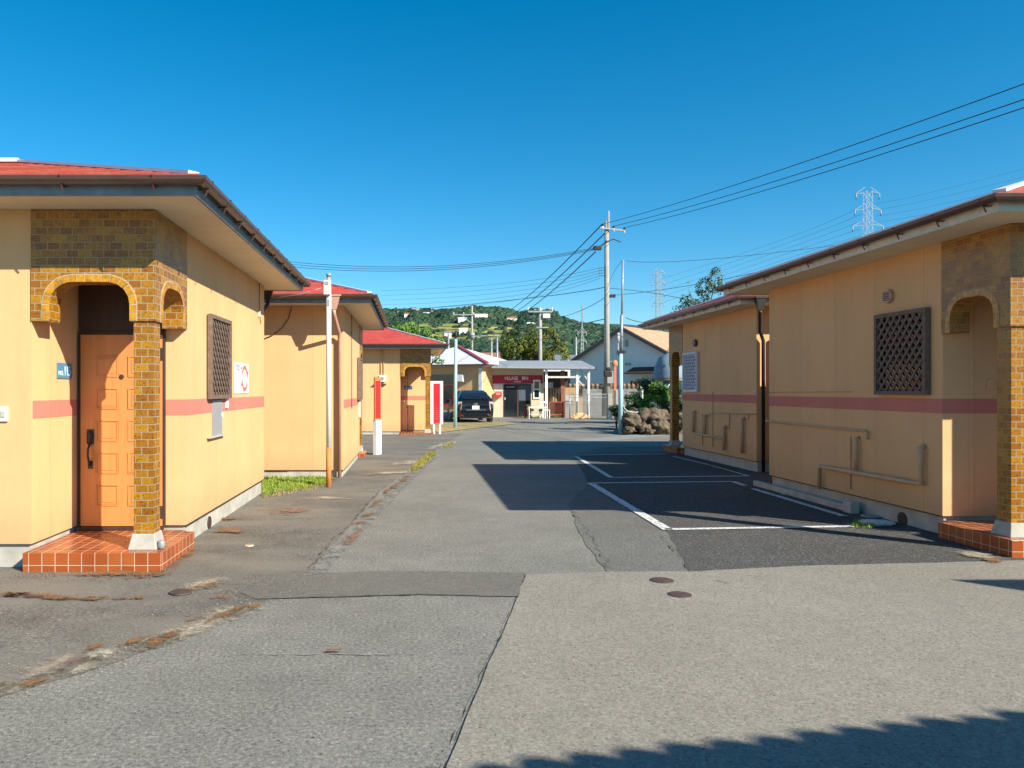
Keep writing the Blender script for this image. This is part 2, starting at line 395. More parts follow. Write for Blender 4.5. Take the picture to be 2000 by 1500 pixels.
# ---------------------------------------------------------------- ground
def ground_sheet():
    xs = [-4000, -1000, -300, -100, -40, -15, -5, 0, 5, 15, 40, 100, 300, 1000, 4000]
    ys = [-300, -60, -10, 0, 5, 10, 20, 28, 29, 30, 31, 32, 33, 34, 35, 45, 60, 100, 300, 1000, 9000]
    b = MB(); vs_ = [(x, y, gz(y)-.012) for y in ys for x in xs]; n = len(xs)
    fs = [(j*n+i, j*n+i+1, (j+1)*n+i+1, (j+1)*n+i) for j in range(len(ys)-1) for i in range(n-1)]
    b.add(vs_, fs); return b
tag(ground_sheet().obj('ground', m_earth), None, None, kind='structure')
b = MB(); ys = [-25, 0, 10, 20, 28]+[28+.5*k for k in range(1, 15)]+[40, 46]
vs_ = [(x, y, gz(y)) for y in ys for x in (-30, 40)]
b.add(vs_, [(2*j, 2*j+1, 2*j+3, 2*j+2) for j in range(len(ys)-1)])
tag(b.obj('road', m_asph), None, None, kind='structure')
def gpoly(name, pts, z, mat, wob=0, kind='structure', sub=0):
    """flat sheet from photo outline projected on the ground; edges get a natural wobble"""
    w3 = [p if isinstance(p, Vector) else G(*p) for p in pts]; out = []
    n = len(w3)
    for i in range(n):
        a, c_ = w3[i], w3[(i+1) % n]; k = max(1, int((c_-a).length/.22)) if wob else 1
        for j in range(k):
            p = a.lerp(c_, j/k)
            if wob and j:
                q = noise.noise_vector(p*3.1)*wob+noise.noise_vector(p*11)*wob*.4; p = p+Vector((q.x, q.y, 0))
            out.append(p)
    tr = tessellate_polygon([[Vector((p.x, p.y, 0)) for p in out]])
    fs = []
    for t in tr:
        p, q, r_ = (out[i] for i in t); ar = (q.x-p.x)*(r_.y-p.y)-(q.y-p.y)*(r_.x-p.x)
        if abs(ar) > 1e-7: fs.append(tuple(t) if ar > 0 else tuple(reversed(t)))
    me = bpy.data.meshes.new(name); me.from_pydata([(p.x, p.y, z+gz(p.y)) for p in out], [], fs); me.materials.append(mat)
    o = bpy.data.objects.new(name, me); C.objects.link(o); o['kind'] = kind
    return o
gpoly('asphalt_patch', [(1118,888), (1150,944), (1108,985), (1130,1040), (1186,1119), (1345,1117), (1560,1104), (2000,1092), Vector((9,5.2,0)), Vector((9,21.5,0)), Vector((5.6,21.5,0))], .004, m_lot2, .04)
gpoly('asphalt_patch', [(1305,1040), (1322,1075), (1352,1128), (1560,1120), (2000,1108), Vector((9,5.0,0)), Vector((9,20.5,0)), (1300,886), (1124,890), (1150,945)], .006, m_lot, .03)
gpoly('asphalt_patch', [Vector((.12,1.5,0)), (872,1500), (965,1275), (1028,1124), (1190,1118), (1350,1118), (1560,1107), (2000,1096), Vector((14,4.9,0)), Vector((14,1.0,0))], .0085, m_beige, .02)
gpoly('asphalt_patch', [(905,846), (850,880), (742,960), (604,1120), (505,1186), (240,1290), (0,1362), Vector((-8,3.2,0)), Vector((-8,27.3,0)), Vector((.5,27.3,0))], .005, m_left, .05)
gpoly('asphalt_patch', [(560,1122), (760,1117), (1027,1120), (1014,1167), (820,1163), (500,1172), (470,1160)], .009, m_strip, .02)
gpoly('pale_seam', [(858,893), (842,905), (780,965), (700,1050), (632,1125), (597,1127), (660,1062), (735,990), (790,925), (845,893)], .013, m_seamw, .03)
gpoly('concrete_sill', [(1090,862), (1310,842), (1335,848), (1120,868)], .006, m_seam, .03)
def ribbon(name, pts, wd, z, mat, jag=.03, kind='structure'):
    pts = [p if isinstance(p, Vector) else G(*p) for p in pts]; line = []
    for a, c_ in zip(pts, pts[1:]):
        k = max(1, int((c_-a).length/.05))
        for j in range(k):
            p = a.lerp(c_, j/k); q = noise.noise_vector(p*5)*jag+noise.noise_vector(p*23)*jag*.5
            line.append((p+Vector((q.x, q.y, 0)), wd*max(.02, .25+1.6*noise.noise(p*9))))
    vs_ = []; b = MB()
    for i, (p, ww) in enumerate(line):
        d = (line[min(i+1, len(line)-1)][0]-line[max(i-1, 0)][0]).normalized(); nrm = Vector((-d.y, d.x, 0))
        vs_ += [p+nrm*ww/2+Vector((0, 0, z+gz(p.y))), p-nrm*ww/2+Vector((0, 0, z+gz(p.y)))]
    b.add(vs_, [(2*i, 2*i+2, 2*i+3, 2*i+1) for i in range(len(line)-1)])
    o = b.obj(name, mat); o['kind'] = kind; return o
ribbon('crack', [(1028,1126), (1005,1185), (968,1270), (925,1370), (868,1500), Vector((.05,2.4,0))], .008, .017, m_crack, .014)
ribbon('crack', [(1118,1000), (1150,1040), (1192,1116)], .012, .011, m_crack, .05)
ribbon('crack', [(1290,1046), (1345,1110), (1400,1134), (1442,1152)], .013, .0165, m_crack, .03)
ribbon('pale_seam', [(470,1280), (640,1279), (800,1279), (965,1275)], .03, .006, m_seam, .02)
ribbon('crack', [(742,962), (690,1018), (655,1052), (602,1118)], .02, .016, m_crack, .04)
ribbon('crack', [(500,1173), (680,1167), (830,1164), (1012,1170)], .012, .014, m_crack, .02)
# silt, rust-coloured litter
def blotch(name, px, py, rx, ry, mat, z, rot=0, n=22):
    pts = []; rx *= 1.3; ry *= 1.45
    for k in range(n):
        a = 2*math.pi*k/n; r_ = 1+.28*noise.noise(Vector((math.cos(a)*1.3+px*.1, math.sin(a)*1.3+py*.1, 0)))
        x, y = rx*r_*math.cos(a), ry*r_*math.sin(a)
        pts.append((px+x*math.cos(rot)-y*math.sin(rot), py+x*math.sin(rot)+y*math.cos(rot)))
    c0 = G(px, py); vs_ = [(c0.x, c0.y, z+gz(c0.y))]+[(*G(*p).xy, z+gz(G(*p).y)) for p in pts]
    o = MB().add(vs_, [(0, k+1, (k+1) % n+1) for k in range(n)]).obj(name, mat, fix=False)
    at = o.data.attributes.new('cover', 'FLOAT', 'POINT')
    for i in range(len(vs_)): at.data[i].value = 1.0 if i == 0 else 0.0
    o['kind'] = 'structure'; return o
for q in [(385,1228,125,16,-.34,m_sand,.018), (200,1285,60,14,-.25,m_sand,.018), (70,1322,85,18,-.3,m_sand,.018), (400,1142,48,9,-.2,m_sand,.018),
          (330,1248,60,9,-.35,m_rust,.022), (440,1205,66,8,-.4,m_rust,.022), (180,1270,40,8,-.35,m_rust,.022), (75,1337,45,7,-.25,m_rust,.022), (395,1150,50,8,-.18,m_rust,.022),
          (450,1038,42,8,0,m_rust,.022), (360,1085,40,11,-.3,m_rust,.022), (240,1125,120,8,0,m_rust,.022), (75,1168,85,7,.06,m_rust,.022), (225,1172,60,5,0,m_rust,.022),
          (700,1025,26,5,0,m_rust,.022), (716,1008,18,4,-.2,m_rust,.022), (755,962,10,6,-.8,m_rust,.022), (790,938,15,5,-.5,m_rust,.022), (445,1015,26,5,0,m_rust,.022), (640,938,25,3,0,m_rust,.022),
          (330,1105,50,16,-.3,m_moss,.020), (430,1170,30,7,0,m_moss,.020), (655,1276,18,4,0,m_rust,.022), (300,1262,50,10,-.3,m_sand,.018), (475,1195,45,8,-.3,m_sand,.018), (385,1212,40,6,-.35,m_moss,.021), (250,1262,45,7,-.3,m_rust,.022), (500,1187,22,5,-.3,m_rust,.022), (130,1300,50,8,-.3,m_moss,.021), (150,1310,60,12,-.3,m_sand,.018), (20,1345,60,14,-.2,m_sand,.018), (560,1000,60,8,0,m_moss,.020), (640,975,50,4,0,m_sand,.018), (30,1166,50,5,0,m_rust,.022), (120,1172,50,5,0,m_moss,.021), (180,1174,50,5,0,m_rust,.022), (735,985,16,4,-.6,m_rust,.022), (772,950,12,4,-.6,m_rust,.022),
          (1910,1087,55,10,.1,m_sand,.020), (1700,1026,45,7,0,m_sand,.018), (1945,1098,28,6,.1,m_rust,.022),
          (800,905,50,4,-.1,m_sand,.018), (690,1052,10,30,.9,m_moss,.020), (760,925,60,3,-.05,m_sand,.018), (855,872,34,4,-.25,m_sand,.018)]:
    blotch('litter_stain', q[0], q[1], q[2], q[3], q[5], q[6], q[4])
b = gpoly('straw_verge', [(840,838), (868,826), (985,829), (1010,832), (915,840), (855,846)], .02, m_straw, .03)
# loose grit
def grit(name, label, pos, n, s0, s1, mat):
    b = MB()
    for k in range(n):
        x, y = pos(); q = s0+(s1-s0)*random.random()**3; a = random.random()*3; z = gz(y)+.012
        pt = [(math.cos(a+j*1.57)*q*random.uniform(.6, 1.2), math.sin(a+j*1.57)*q*random.uniform(.6, 1.2)) for j in range(4)]
        b.add([(x+u, y+v, z) for u, v in pt]+[(x+q*.1, y, z+q*random.uniform(.5, 1))], [(0, 1, 4), (1, 2, 4), (2, 3, 4), (3, 0, 4)])
    o = b.obj(name, mat, fix=False); o['kind'] = 'stuff'; o['label'] = label; o['category'] = 'gravel'
def line_pos(pts, spread):
    w3 = [G(*p) for p in pts]
    def f():
        i = random.randrange(len(w3)-1); p = w3[i].lerp(w3[i+1], random.random()); return p.x+random.gauss(0, spread), p.y+random.gauss(0, spread)
    return f
m_grit = M('pale_stone_chips', (.27, .255, .225), .9, .5, 40, bmp=0); m_gritd = M('dark_stone_chips', (.10, .09, .08), .9, .5, 40, bmp=0)
grit('gravel', 'pale stone chips along the left road seam and silt', line_pos([(20,1350), (200,1285), (400,1215), (510,1180), (600,1120), (700,1040), (790,930), (850,880)], .16), 700, .003, .008, m_grit)
grit('gravel', 'pale stone chips scattered over the near asphalt', lambda: (random.uniform(-6, 7), random.uniform(2.8, 14)), 900, .003, .007, m_grit)
grit('gravel', 'dark stone chips scattered over the near asphalt', lambda: (random.uniform(-6, 7), random.uniform(2.8, 12)), 900, .003, .007, m_gritd)
grit('gravel', 'brown needle litter and chips at the foot of the terracotta step', line_pos([(40,1122), (180,1124), (318,1118), (385,1075), (470,1010), (512,985)], .09), 900, .004, .011, M('brown_litter', (.20, .12, .06), .9, .4, 30, bmp=0))
# painted bay lines
def pline(a, b_, wd=.1):
    a, b_ = G(*a), G(*b_); d = (b_-a).normalized(); n_ = Vector((-d.y, d.x, 0))*wd/2; k = max(2, int((b_-a).length/.12)); vs_ = []
    for i in range(k+1):
        p = a.lerp(b_, i/k); j = 1+.18*noise.noise(p*14)
        vs_ += [p+n_*j+Vector((0, 0, .0155)), p-n_*j+Vector((0, 0, .0155))]
    o = MB().add(vs_, [(2*i, 2*i+2, 2*i+3, 2*i+1) for i in range(k)]).obj('road_marking', m_line); o['kind'] = 'structure'
pline((1124,892), (1193,934)); pline((1190,934), (1462,931), .09); pline((1120,890), (1303,888), .09)
pline((1314,892), (1384,909), .07); pline((1384,909), (1462,931), .05)
pline((1153,945), (1305,1037), .12); pline((1150,945), (1432,942), .09); pline((1432,942), (1455,950)); pline((1470,956), (1648,1010), .1)
pline((1300,1036), (1665,1030), .1)

# ---------------------------------------------------------------- bungalow
WALLZ = (.22, 3.22)
def sweep_ring(b, x0, x1, y0, y1, prof):
    """closed profile [(out, z)] swept round a rectangle with mitred corners"""
    n = len(prof); vs_ = []
    for sx, sy in ((-1,-1),(1,-1),(1,1),(-1,1)):
        for o, z in prof: vs_.append(((x0-o if sx < 0 else x1+o), (y0-o if sy < 0 else y1+o), z))
    fs = []
    for c_ in range(4):
        for k in range(n):
            a, d = c_*n+k, c_*n+(k+1) % n; e = (c_+1) % 4*n
            fs.append((a, d, e+(k+1) % n, e+k))
    b.add(vs_, fs)
def arch_outline(u0, u1, o0, o1, z0, zt, z1, r=.2, n=7):
    """plate outline u0..u1 x z0..z1 with an opening o0..o1 rising to zt; o0==u0 drops that leg"""
    pts = [(u0, z1)]
    if o0 > u0+1e-4: pts += [(u0, z0), (o0, z0)]
    else: pts += []
    edge = [(o0, z0)]
    for k in range(n+1):
        a = math.pi-k/n*math.pi/2; edge.append((o0+r+r*math.cos(a), zt-r+r*math.sin(a)))
    for k in range(n+1):
        a = math.pi/2-k/n*math.pi/2; edge.append((o1-r+r*math.cos(a), zt-r+r*math.sin(a)))
    edge.append((o1, z0))
    pts += edge[1:] if o0 > u0+1e-4 else [(u0, z0)]+edge[1:]
    if o0 <= u0+1e-4:
        pts = [(u0, z1)]+[e for e in edge[1:]]
    pts += [(u1, z0), (u1, z1)]
    out = []
    for p in pts:
        if not out or (Vector(p)-Vector(out[-1])).length > 1e-4: out.append(p)
    return out, edge
def ring_bricks(edge, w_=.062, step=.072):
    """little quads that follow the arch edge, outside the opening"""
    pts = [Vector(p) for p in edge]; L = [0]
    for a, c_ in zip(pts, pts[1:]): L.append(L[-1]+(c_-a).length)
    def at(s):
        s = max(0, min(L[-1]-1e-6, s))
        for i in range(len(L)-1):
            if L[i+1] >= s:
                t = (s-L[i])/max(1e-6, L[i+1]-L[i]); p = pts[i].lerp(pts[i+1], t); d = (pts[i+1]-pts[i]).normalized()
                return p, Vector((-d.y, d.x))
    n = int(L[-1]/step); q = []
    for k in range(n):
        a, na = at(k*L[-1]/n+.004); c_, nc = at((k+1)*L[-1]/n-.004)
        q.append([a, c_, c_+nc*w_, a+na*w_])
    return q
def house(name, loc, sx, sy, label, W=7.2, L=5.0, zoff=0, fas=None, roofm=None, door='y', lattice=None, brackets=True, stripe_front=False, latmat=None, ov=.53, porch_text=None, plate_mat=None, pw=1.1, dp=.95):
    root = empty(name, (loc[0], loc[1], zoff), label, 'house', 'yellow bungalows of the rental village')
    T = lambda v: Vector((v.x*sx, v.y*sy, v.z))
    fas = fas or m_fasb; roofm = roofm or m_roof; z0, z1 = WALLZ
    def put(b, nm, mat, par=root, **k): return b.xf(T).obj(nm, mat, par, **k)
    Lp = [(-W, 0), (-pw, 0), (-pw, dp), (0, dp), (0, L), (-W, L)]
    put(MB().prism(Lp, z0, z1), 'wall', m_wall)
    i = .035; Lf = [(-W+i, i), (-pw-i, i), (-pw-i, dp+i), (-i, dp+i), (-i, L-i), (-W+i, L-i)]
    put(MB().prism(Lf, -.5, z0), 'foundation', m_conc)
    put(MB().box((-W-.02, L-.02, z0-.012), (-1.0, L-.001, z0-.001)).box((-.03, 1.0, z0-.012), (.006, L, z0-.001)), 'drip_edge', m_dkwood)
    # stripe
    s = MB(); a, c_ = 1.345, 1.505
    s.box((.0005, dp, a), (.004, L-.01, c_)); s.box((-pw, .02, a), (-pw+.0035, dp-.005, c_))
    s.box((-.27 if door == 'y' else -pw+.01, dp-.0035, a), (0, dp-.0005, c_))
    put(s, 'stripe', m_stripe)
    # soffit, fascia, roof, gutter
    put(MB().box((-W-ov+.03, -ov+.03, z1+.002), (ov-.03, L+ov-.03, z1+.03)), 'soffit', m_soffit)
    b = MB(); sweep_ring(b, -W, 0, 0, L, [(ov-.03, z1-.008), (ov, z1-.008), (ov, z1+.15), (ov-.03, z1+.15)]); put(b, 'fascia', fas)
    b = MB(); g0 = ov+.006; prof = [(g0, z1+.075)]
    for k in range(8):
        t = math.pi*k/7; prof.append((g0+.055-.055*math.cos(t), z1+.125-.062*math.sin(t)))
    prof2 = [(o+.0, z) for o, z in prof[1:]]
    inner = [(o*1.0+(g0+.055-o)*.1, z+.006) for o, z in reversed(prof2)]
    sweep_ring(b, -W, 0, 0, L, prof2+inner)
    gut = put(b, 'gutter', m_gut)
    if brackets:
        ysb = [-.45+.62*k for k in range(10)]
        for y in ysb:
            bb = MB().bar((ov+.002, y, z1+.06), (ov+.07, y, z1+.055), .012).bar((ov+.07, y, z1+.055), (ov+.122, y, z1+.13), .012).bar((ov+.075, y, z1+.055), (ov+.05, y, z1+.0), .01)
            bb.xf(T).obj('bracket', m_gut, gut)
        for k in range(5):
            x = .2-.75*k
            bb = MB().bar((x, -ov-.002, z1+.06), (x, -ov-.07, z1+.055), .012).bar((x, -ov-.07, z1+.055), (x, -ov-.122, z1+.13), .012).bar((x, -ov-.075, z1+.055), (x, -ov-.05, z1+.0), .01)
            bb.xf(T).obj('bracket', m_gut, gut)
    hx0, hx1, hy0, hy1 = -W-ov-.03, ov+.03, -ov-.03, L+ov+.03
    t1 = (hy1-hy0)/2; p_ = .33; nC = 13; b = MB(); zr = z1+.15
    for k in range(nC):
        ta, tb = t1*k/nC, t1*(k+1)/nC
        za, zb = zr+p_*ta+(.016 if sx > 0 else .005), zr+p_*tb+.002
        A = [(hx0+ta, hy0+ta), (hx1-ta, hy0+ta), (hx1-ta, hy1-ta), (hx0+ta, hy1-ta)]
        B = [(hx0+tb, hy0+tb), (hx1-tb, hy0+tb), (hx1-tb, hy1-tb), (hx0+tb, hy1-tb)]
        vs_ = [(*q, za-(.02 if k or sx > 0 else .012)) for q in A]+[(*q, za) for q in A]+[(*q, zb) for q in B]
        fs = []
        for j in range(4):
            j2 = (j+1) % 4; fs += [(j, j2, j2+4, j+4), (j+4, j2+4, j2+8, j+8)]
        b.add(vs_, fs)
    b.xf(T); rf = b.obj('roof', roofm, root, fix=True)
    b = MB(); zt = zr+p_*t1+.03
    apx = [(hx1-t1, (hy0+hy1)/2, zt), (hx0+t1, (hy0+hy1)/2, zt)]
    for (x, y), q in (((hx1, hy0), 0), ((hx1, hy1), 0), ((hx0, hy0), 1), ((hx0, hy1), 1)):
        b.bar((x-(.06 if x > 0 else -.06), y+(.06 if y < 1 else -.06), zr+.035), apx[q], .10, .03)
    b.bar(apx[0], apx[1], .14, .045)
    b.xf(T).obj('ridge_cap', m_cap, rf)
    # brick portal
    po = empty_part('portal', root)
    out, e1 = arch_outline(-pw, .012, -.935, -.215, 2.22, 2.57, z1, .2)
    br = MB().plate(out, lambda p: (p[0], -.012, p[1]), lambda p: (p[0], .2, p[1])); br.xf(T).obj('brick_arch', m_brick, root)
    out2, e2 = arch_outline(.2, dp+.005, .2, dp-.13, 2.22, 2.57, z1, .2)
    br = MB().plate(out2, lambda p: (.012, p[0], p[1]), lambda p: (-.2, p[0], p[1])); br.xf(T).obj('brick_arch', m_brick, root)
    for e, f0, f1, g0, g1 in ((e1, lambda p: (p[0], -.018, p[1]), lambda p: (p[0], -.0155, p[1]), lambda p: (p[0], -.0155, p[1]), lambda p: (p[0], -.0125, p[1])),
                              (e2, lambda p: (.018, p[0], p[1]), lambda p: (.0155, p[0], p[1]), lambda p: (.0155, p[0], p[1]), lambda p: (.0125, p[0], p[1]))):
        rb = MB()
        for q in ring_bricks(e): rb.plate([(v.x, v.y) for v in q], f0, f1)
        rm = MB(); pts = [Vector(p) for p in e]; off = []
        for i_, p in enumerate(pts):
            d = (pts[min(i_+1, len(pts)-1)]-pts[max(0, i_-1)]).normalized(); off.append(p+Vector((-d.y, d.x))*.069)
        for i_ in range(len(pts)-1):
            if (pts[i_+1]-pts[i_]).length > 1e-4: rm.plate([tuple(pts[i_]), tuple(pts[i_+1]), tuple(off[i_+1]), tuple(off[i_])], g0, g1)
        tr = put(rm, 'arch_band', M_mortar); rb.xf(T).obj('arch_bricks', m_trimb, tr)
    put(MB().box((-.185, .005, .31), (-.008, .185, 2.22)), 'column', m_brick)
    pb = MB(); q0, q1 = .03, .0
    pb.add([(-.225,-.035,.172),(.03,-.035,.172),(.03,.225,.172),(-.225,.225,.172),(-.195,-.008,.31),(.004,-.008,.31),(.004,.195,.31),(-.195,.195,.31)],
           [(0,3,2,1),(4,5,6,7),(0,1,5,4),(1,2,6,5),(2,3,7,6),(3,0,4,7)])
    put(pb, 'column_base', m_conc, bevel=.006)
    stp = [(-pw+.002, -.16), (.115, -.16), (.115, .86), (-.0, .86), (-.0, dp-.002), (-pw+.002, dp-.002)]
    put(MB().prism(stp, -.2, .172), 'step', m_tile, bevel=.004)
    # door
    if door == 'y':
        D = lambda u, d, z: (u, dp-d, z); u0, u1 = -1.088, -.205
    else:
        D = lambda u, d, z: (-pw+d*.2, u, z); u0, u1 = .05, .935
    def dbox(b, ua, ub, za, zb, da, db): b.box(D(ua, da, za), D(ub, db, zb))
    b = MB(); dbox(b, u0+.022, u1-.02, .215, 2.165, .002, .030 if door == 'y' else .012)
    pw = (u1-u0-.04); cols = [(u0+.02+pw*.22, u0+.02+pw*.50), (u0+.02+pw*.64, u0+.02+pw*.90)]
    if door == 'y': cols = [(u0+.02+pw*.19, u0+.02+pw*.46), (u0+.02+pw*.58, u0+.02+pw*.85)]
    for r_ in range(5):
        zb = .42+.328*r_; zt_ = zb+.22
        for ua, ub in (cols if door == 'y' else []):
            for e0, e1_, d_ in ((0, .014, .037), ):
                dbox(b, ua, ub, zb, zb+.014, .03, d_); dbox(b, ua, ub, zt_-.014, zt_, .03, d_)
                dbox(b, ua, ua+.014, zb+.014, zt_-.014, .03, d_); dbox(b, ub-.014, ub, zb+.014, zt_-.014, .03, d_)
            dbox(b, ua+.035, ub-.035, zb+.035, zt_-.035, .03, .0345)
    dr = b.xf(T).obj('door', m_door, root, bevel=.003)
    b = MB(); dbox(b, u0, u0+.02, .2, 2.19, .001, .036); dbox(b, u1-.018, u1, .2, 2.19, .001, .036); dbox(b, u0+.02, u1-.018, 2.17, 2.19, .001, .036); dbox(b, u0+.02, u1-.018, .178, .21, .001, .05)
    put(b, 'door_frame', m_dkwood)
    b = MB(); dbox(b, u0, u1, 2.195, z1-.003, .001, .02); put(b, 'transom', m_dkwood)
    if door == 'x': cols = []
    hb = MB(); hu = u0+.125
    hb.sphere(D(hu, .045, 1.12), (.032, .032, .07)); dbox(hb, hu-.034, hu+.034, 1.05, 1.20, .031, .043)
    hb.tube([D(hu, .05, 1.05), D(hu, .09, 1.0), D(hu, .095, .93), D(hu, .06, .86), D(hu, .045, .84)], .011)
    dbox(hb, hu-.022, hu+.022, .80, .88, .031, .042)
    hb.xf(T).obj('door_handle', m_black, dr)
    for z in (.36, 1.97):
        b = MB(); dbox(b, u1-.055, u1-.012, z-.06, z+.06, .031, .044); b.xf(T).obj('hinge', m_dkwood, dr)
    kb = MB(); kb.tube([D((u0+u1)/2, .031, 1.735), D((u0+u1)/2, .036, 1.735)], .026, 16); kb.tube([D((u0+u1)/2, .036, 1.735), D((u0+u1)/2, .04, 1.735)], .011, 12); kb.xf(T).obj('peephole', m_dkwood, dr)
    # lattice window on the road side
    if lattice:
        ya, yb, za, zb, o = lattice; lm = latmat or m_lat
        wd = put(MB().box((.001, ya+.03, za+.03), (.012, yb-.03, zb-.03)), 'window', m_glass)
        b = MB(); f = .045
        for q in ((ya, ya+f, za, zb), (yb-f, yb, za, zb), (ya+f, yb-f, za, za+f), (ya+f, yb-f, zb-f, zb)): b.box((.0145, q[0], q[2]), (o+.02, q[1], q[3]))
        b.xf(T).obj('lattice_frame', lm, wd)
        b = MB(); s_ = (.135 if latmat is None else .15)
        w2, h2 = yb-ya-2*f, zb-za-2*f; ctr = Vector(((ya+yb)/2, (za+zb)/2))
        for sgn, xo in ((1, o-.012), (-1, o)):
            k = -20
            while k < 21:
                # line (y-yc)*sgn-(z-zc)=k*s_
                pts = []
                for yy in (-w2/2, w2/2):
                    zz = yy*sgn*1.15-k*s_
                    if -h2/2 <= zz <= h2/2: pts.append((yy, zz))
                for zz in (-h2/2, h2/2):
                    yy = (zz+k*s_)*sgn/1.15
                    if -w2/2 < yy < w2/2: pts.append((yy, zz))
                if len(pts) >= 2:
                    p0, p1 = pts[0], max(pts[1:], key=lambda q: abs(q[0]-pts[0][0]))
                    if abs(p0[0]-p1[0]) > .03:
                        b.bar((xo, ctr.x+p0[0], ctr.y+p0[1]), (xo, ctr.x+p1[0], ctr.y+p1[1]), .011, .030 if latmat is None else .026, up=(0, -sgn, 1))
                k += 1
        b.xf(T).obj('lattice', lm, wd)
    return root, T
def empty_part(n, r_): return None
M_mortar = M('pale_mortar', (.44, .37, .25), .85, .1)

HA, TA = house('bungalow', (-2.33, 6.80), 1, 1, 'yellow bungalow nearest on the left with orange panelled door and brick arches', roofm=m_roofo, W=8.5, lattice=(1.71, 2.65, 1.50, 2.46, .045))
HB, TB = house('bungalow', (-1.28, 18.85), 1, -1, 'yellow bungalow with red roof second on the left, behind the white and orange pole', zoff=-.08, lattice=(.98, 1.75, 1.46, 2.42, .06), W=8)
HE, TE = house('bungalow', (.61, 27.5), 1, 1, 'farthest yellow bungalow on the left, its arch beside the red and white board', zoff=-.12, door='x', brackets=False, W=8)
HC, TC = house('bungalow', (5.80, 7.36), -1, 1, pw=1.19, label= 'yellow bungalow nearest on the right with a dark lattice window and beige drain pipes', zoff=0, door='x', fas=m_fasc, roofm=m_roofo, lattice=(1.13, 2.08, 1.545, 2.53, .05))
HD, TD = house('bungalow', (6.65, 19.7), -1, -1, 'shaded yellow bungalow behind the nearest right one, with a white lattice window', door='x', fas=m_fasc, roofm=m_roofo, lattice=(1.13, 2.05, 1.56, 2.50, .05), latmat=m_latw)

# --- fittings on the first left bungalow (local coordinates = world - root)
def loc_of(root, v): return Vector(v)-root.location
def disc(b, c, n, r, t, seg=24):
    c, n = Vector(c), Vector(n).normalized(); b.tube([c-n*t/2, c+n*t/2], r, seg); return b
pl = MB().box((-1.0965, .475, 1.715), (-1.088, .785, 1.865)).obj('number_plate', m_blue, HA)
text('number_text', 'NO.', .062, m_text, pl, (-1.087, .49, 1.745), (0, 1, 0), (0, 0, 1), .0012, sx=.95)
text('number_text', '115', .135, m_text, pl, (-1.087, .605, 1.742), (0, 1, 0), (0, 0, 1), .0012, sx=.68)
b = MB().box((-1.39, -.02, 1.318), (-1.305, -.001, 1.455)).obj('switch_box', m_lgrey, HA, bevel=.004)
MB().box((-1.365, -.026, 1.36), (-1.33, -.0205, 1.41)).obj('keyhole', m_conc, b)
fs_ = MB().box((.004, 3.0, 1.555), (.010, 3.86, 1.965)).obj('notice_board', m_white, HA, bevel=.003)
text('notice_text', 'フロント', .098, m_dtext, fs_, (.0125, 3.06, 1.86), (0, 1, 0), (0, 0, 1), .001, sx=.98)
for k in range(3): MB().box((.0105, 3.08, 1.78-.065*k), (.0125, 3.30, 1.80-.065*k)).obj('notice_line', M('faded_pink_print%d' % k, (.66, .58, .60), .6), fs_)
b = MB()
for a0, a1 in ((25, 155), (205, 335)):
    n_ = 18; vs_ = []
    for k in range(n_+1):
        a = R(a0+(a1-a0)*k/n_)
        for r_ in (.135, .178): vs_.append((.012, 3.60+r_*1.05*math.cos(a), 1.76+r_*math.sin(a)))
    b.add(vs_, [(2*k, 2*k+1, 2*k+3, 2*k+2) for k in range(n_)])
b.add([(.013, 3.62+.10, 1.86), (.013, 3.83, 1.86), (.013, 3.75, 1.76)], [(0, 1, 2)]); b.add([(.013, 3.58-.10, 1.66), (.013, 3.37, 1.66), (.013, 3.45, 1.76)], [(0, 1, 2)])
b.obj('arrow_ring', m_ored, fs_)
b = MB(); 
for k in range(32):
    a, c_ = 2*math.pi*k/32, 2*math.pi*(k+1)/32
    b.add([(.0115, 3.60+.135*1.05*math.cos(t)*q, 1.76+.135*math.sin(t)*q) for t, q in ((a, 1), (c_, 1), (c_, .90), (a, .90))], [(0, 1, 2, 3)])
b.obj('inner_ring', m_grey, fs_)
MB().box((.004, 1.95, 1.06), (.014, 2.37, 1.485)).obj('meter_cover', m_grey, HA)
MB().box((.004, 1.72, 1.055), (.05, 2.42, 1.068)).obj('ledge', m_conc, HA)
MB().box((.004, 2.56, 1.38), (.03, 2.62, 1.50)).obj('hook_plate', m_white, HA)
disc(MB(), (.01, 2.38, 1.30), (1, 0, 0), .04, .02).obj('vent_cap', m_lgrey, HA)
disc(MB(), (-.033, 1.95, .07), (1, 0, 0), .075, .02).obj('floor_vent', m_dkwood, HA)
MB().tube([(.02, 4.55, 3.2), (.02, 4.55, 2.78), (.025, 4.56, 2.70), (.03, 4.6, 2.60)], .006, 6).obj('hanging_cable', m_dkwood, HA)
MB().box((.005, 4.53, 2.70), (.035, 4.57, 2.78)).obj('cable_clip', m_lgrey, HA)
def funnel(parent, c, w_=.26, pts=(), pm=None, fm=None, r=.033):
    c = Vector(c); b = MB()
    h = .26; b.add([c+Vector((-w_/2, -.06, 0)), c+Vector((w_/2, -.06, 0)), c+Vector((w_/2, .06, 0)), c+Vector((-w_/2, .06, 0)),
                    c+Vector((-.04, -.035, -h)), c+Vector((.04, -.035, -h)), c+Vector((.04, .035, -h)), c+Vector((-.04, .035, -h))],
                   [(0,1,2,3),(7,6,5,4),(0,4,5,1),(1,5,6,2),(2,6,7,3),(3,7,4,0)])
    b.box(c+Vector((-w_/2-.012, -.07, -.03)), c+Vector((w_/2+.012, .07, 0)))
    b.obj('rain_hopper', fm or pm, parent)
    pp = [c+Vector((0, 0, -h-.0))]+[Vector(p) for p in pts]
    MB().tube(pp, r, 12).obj('downpipe', pm, parent)
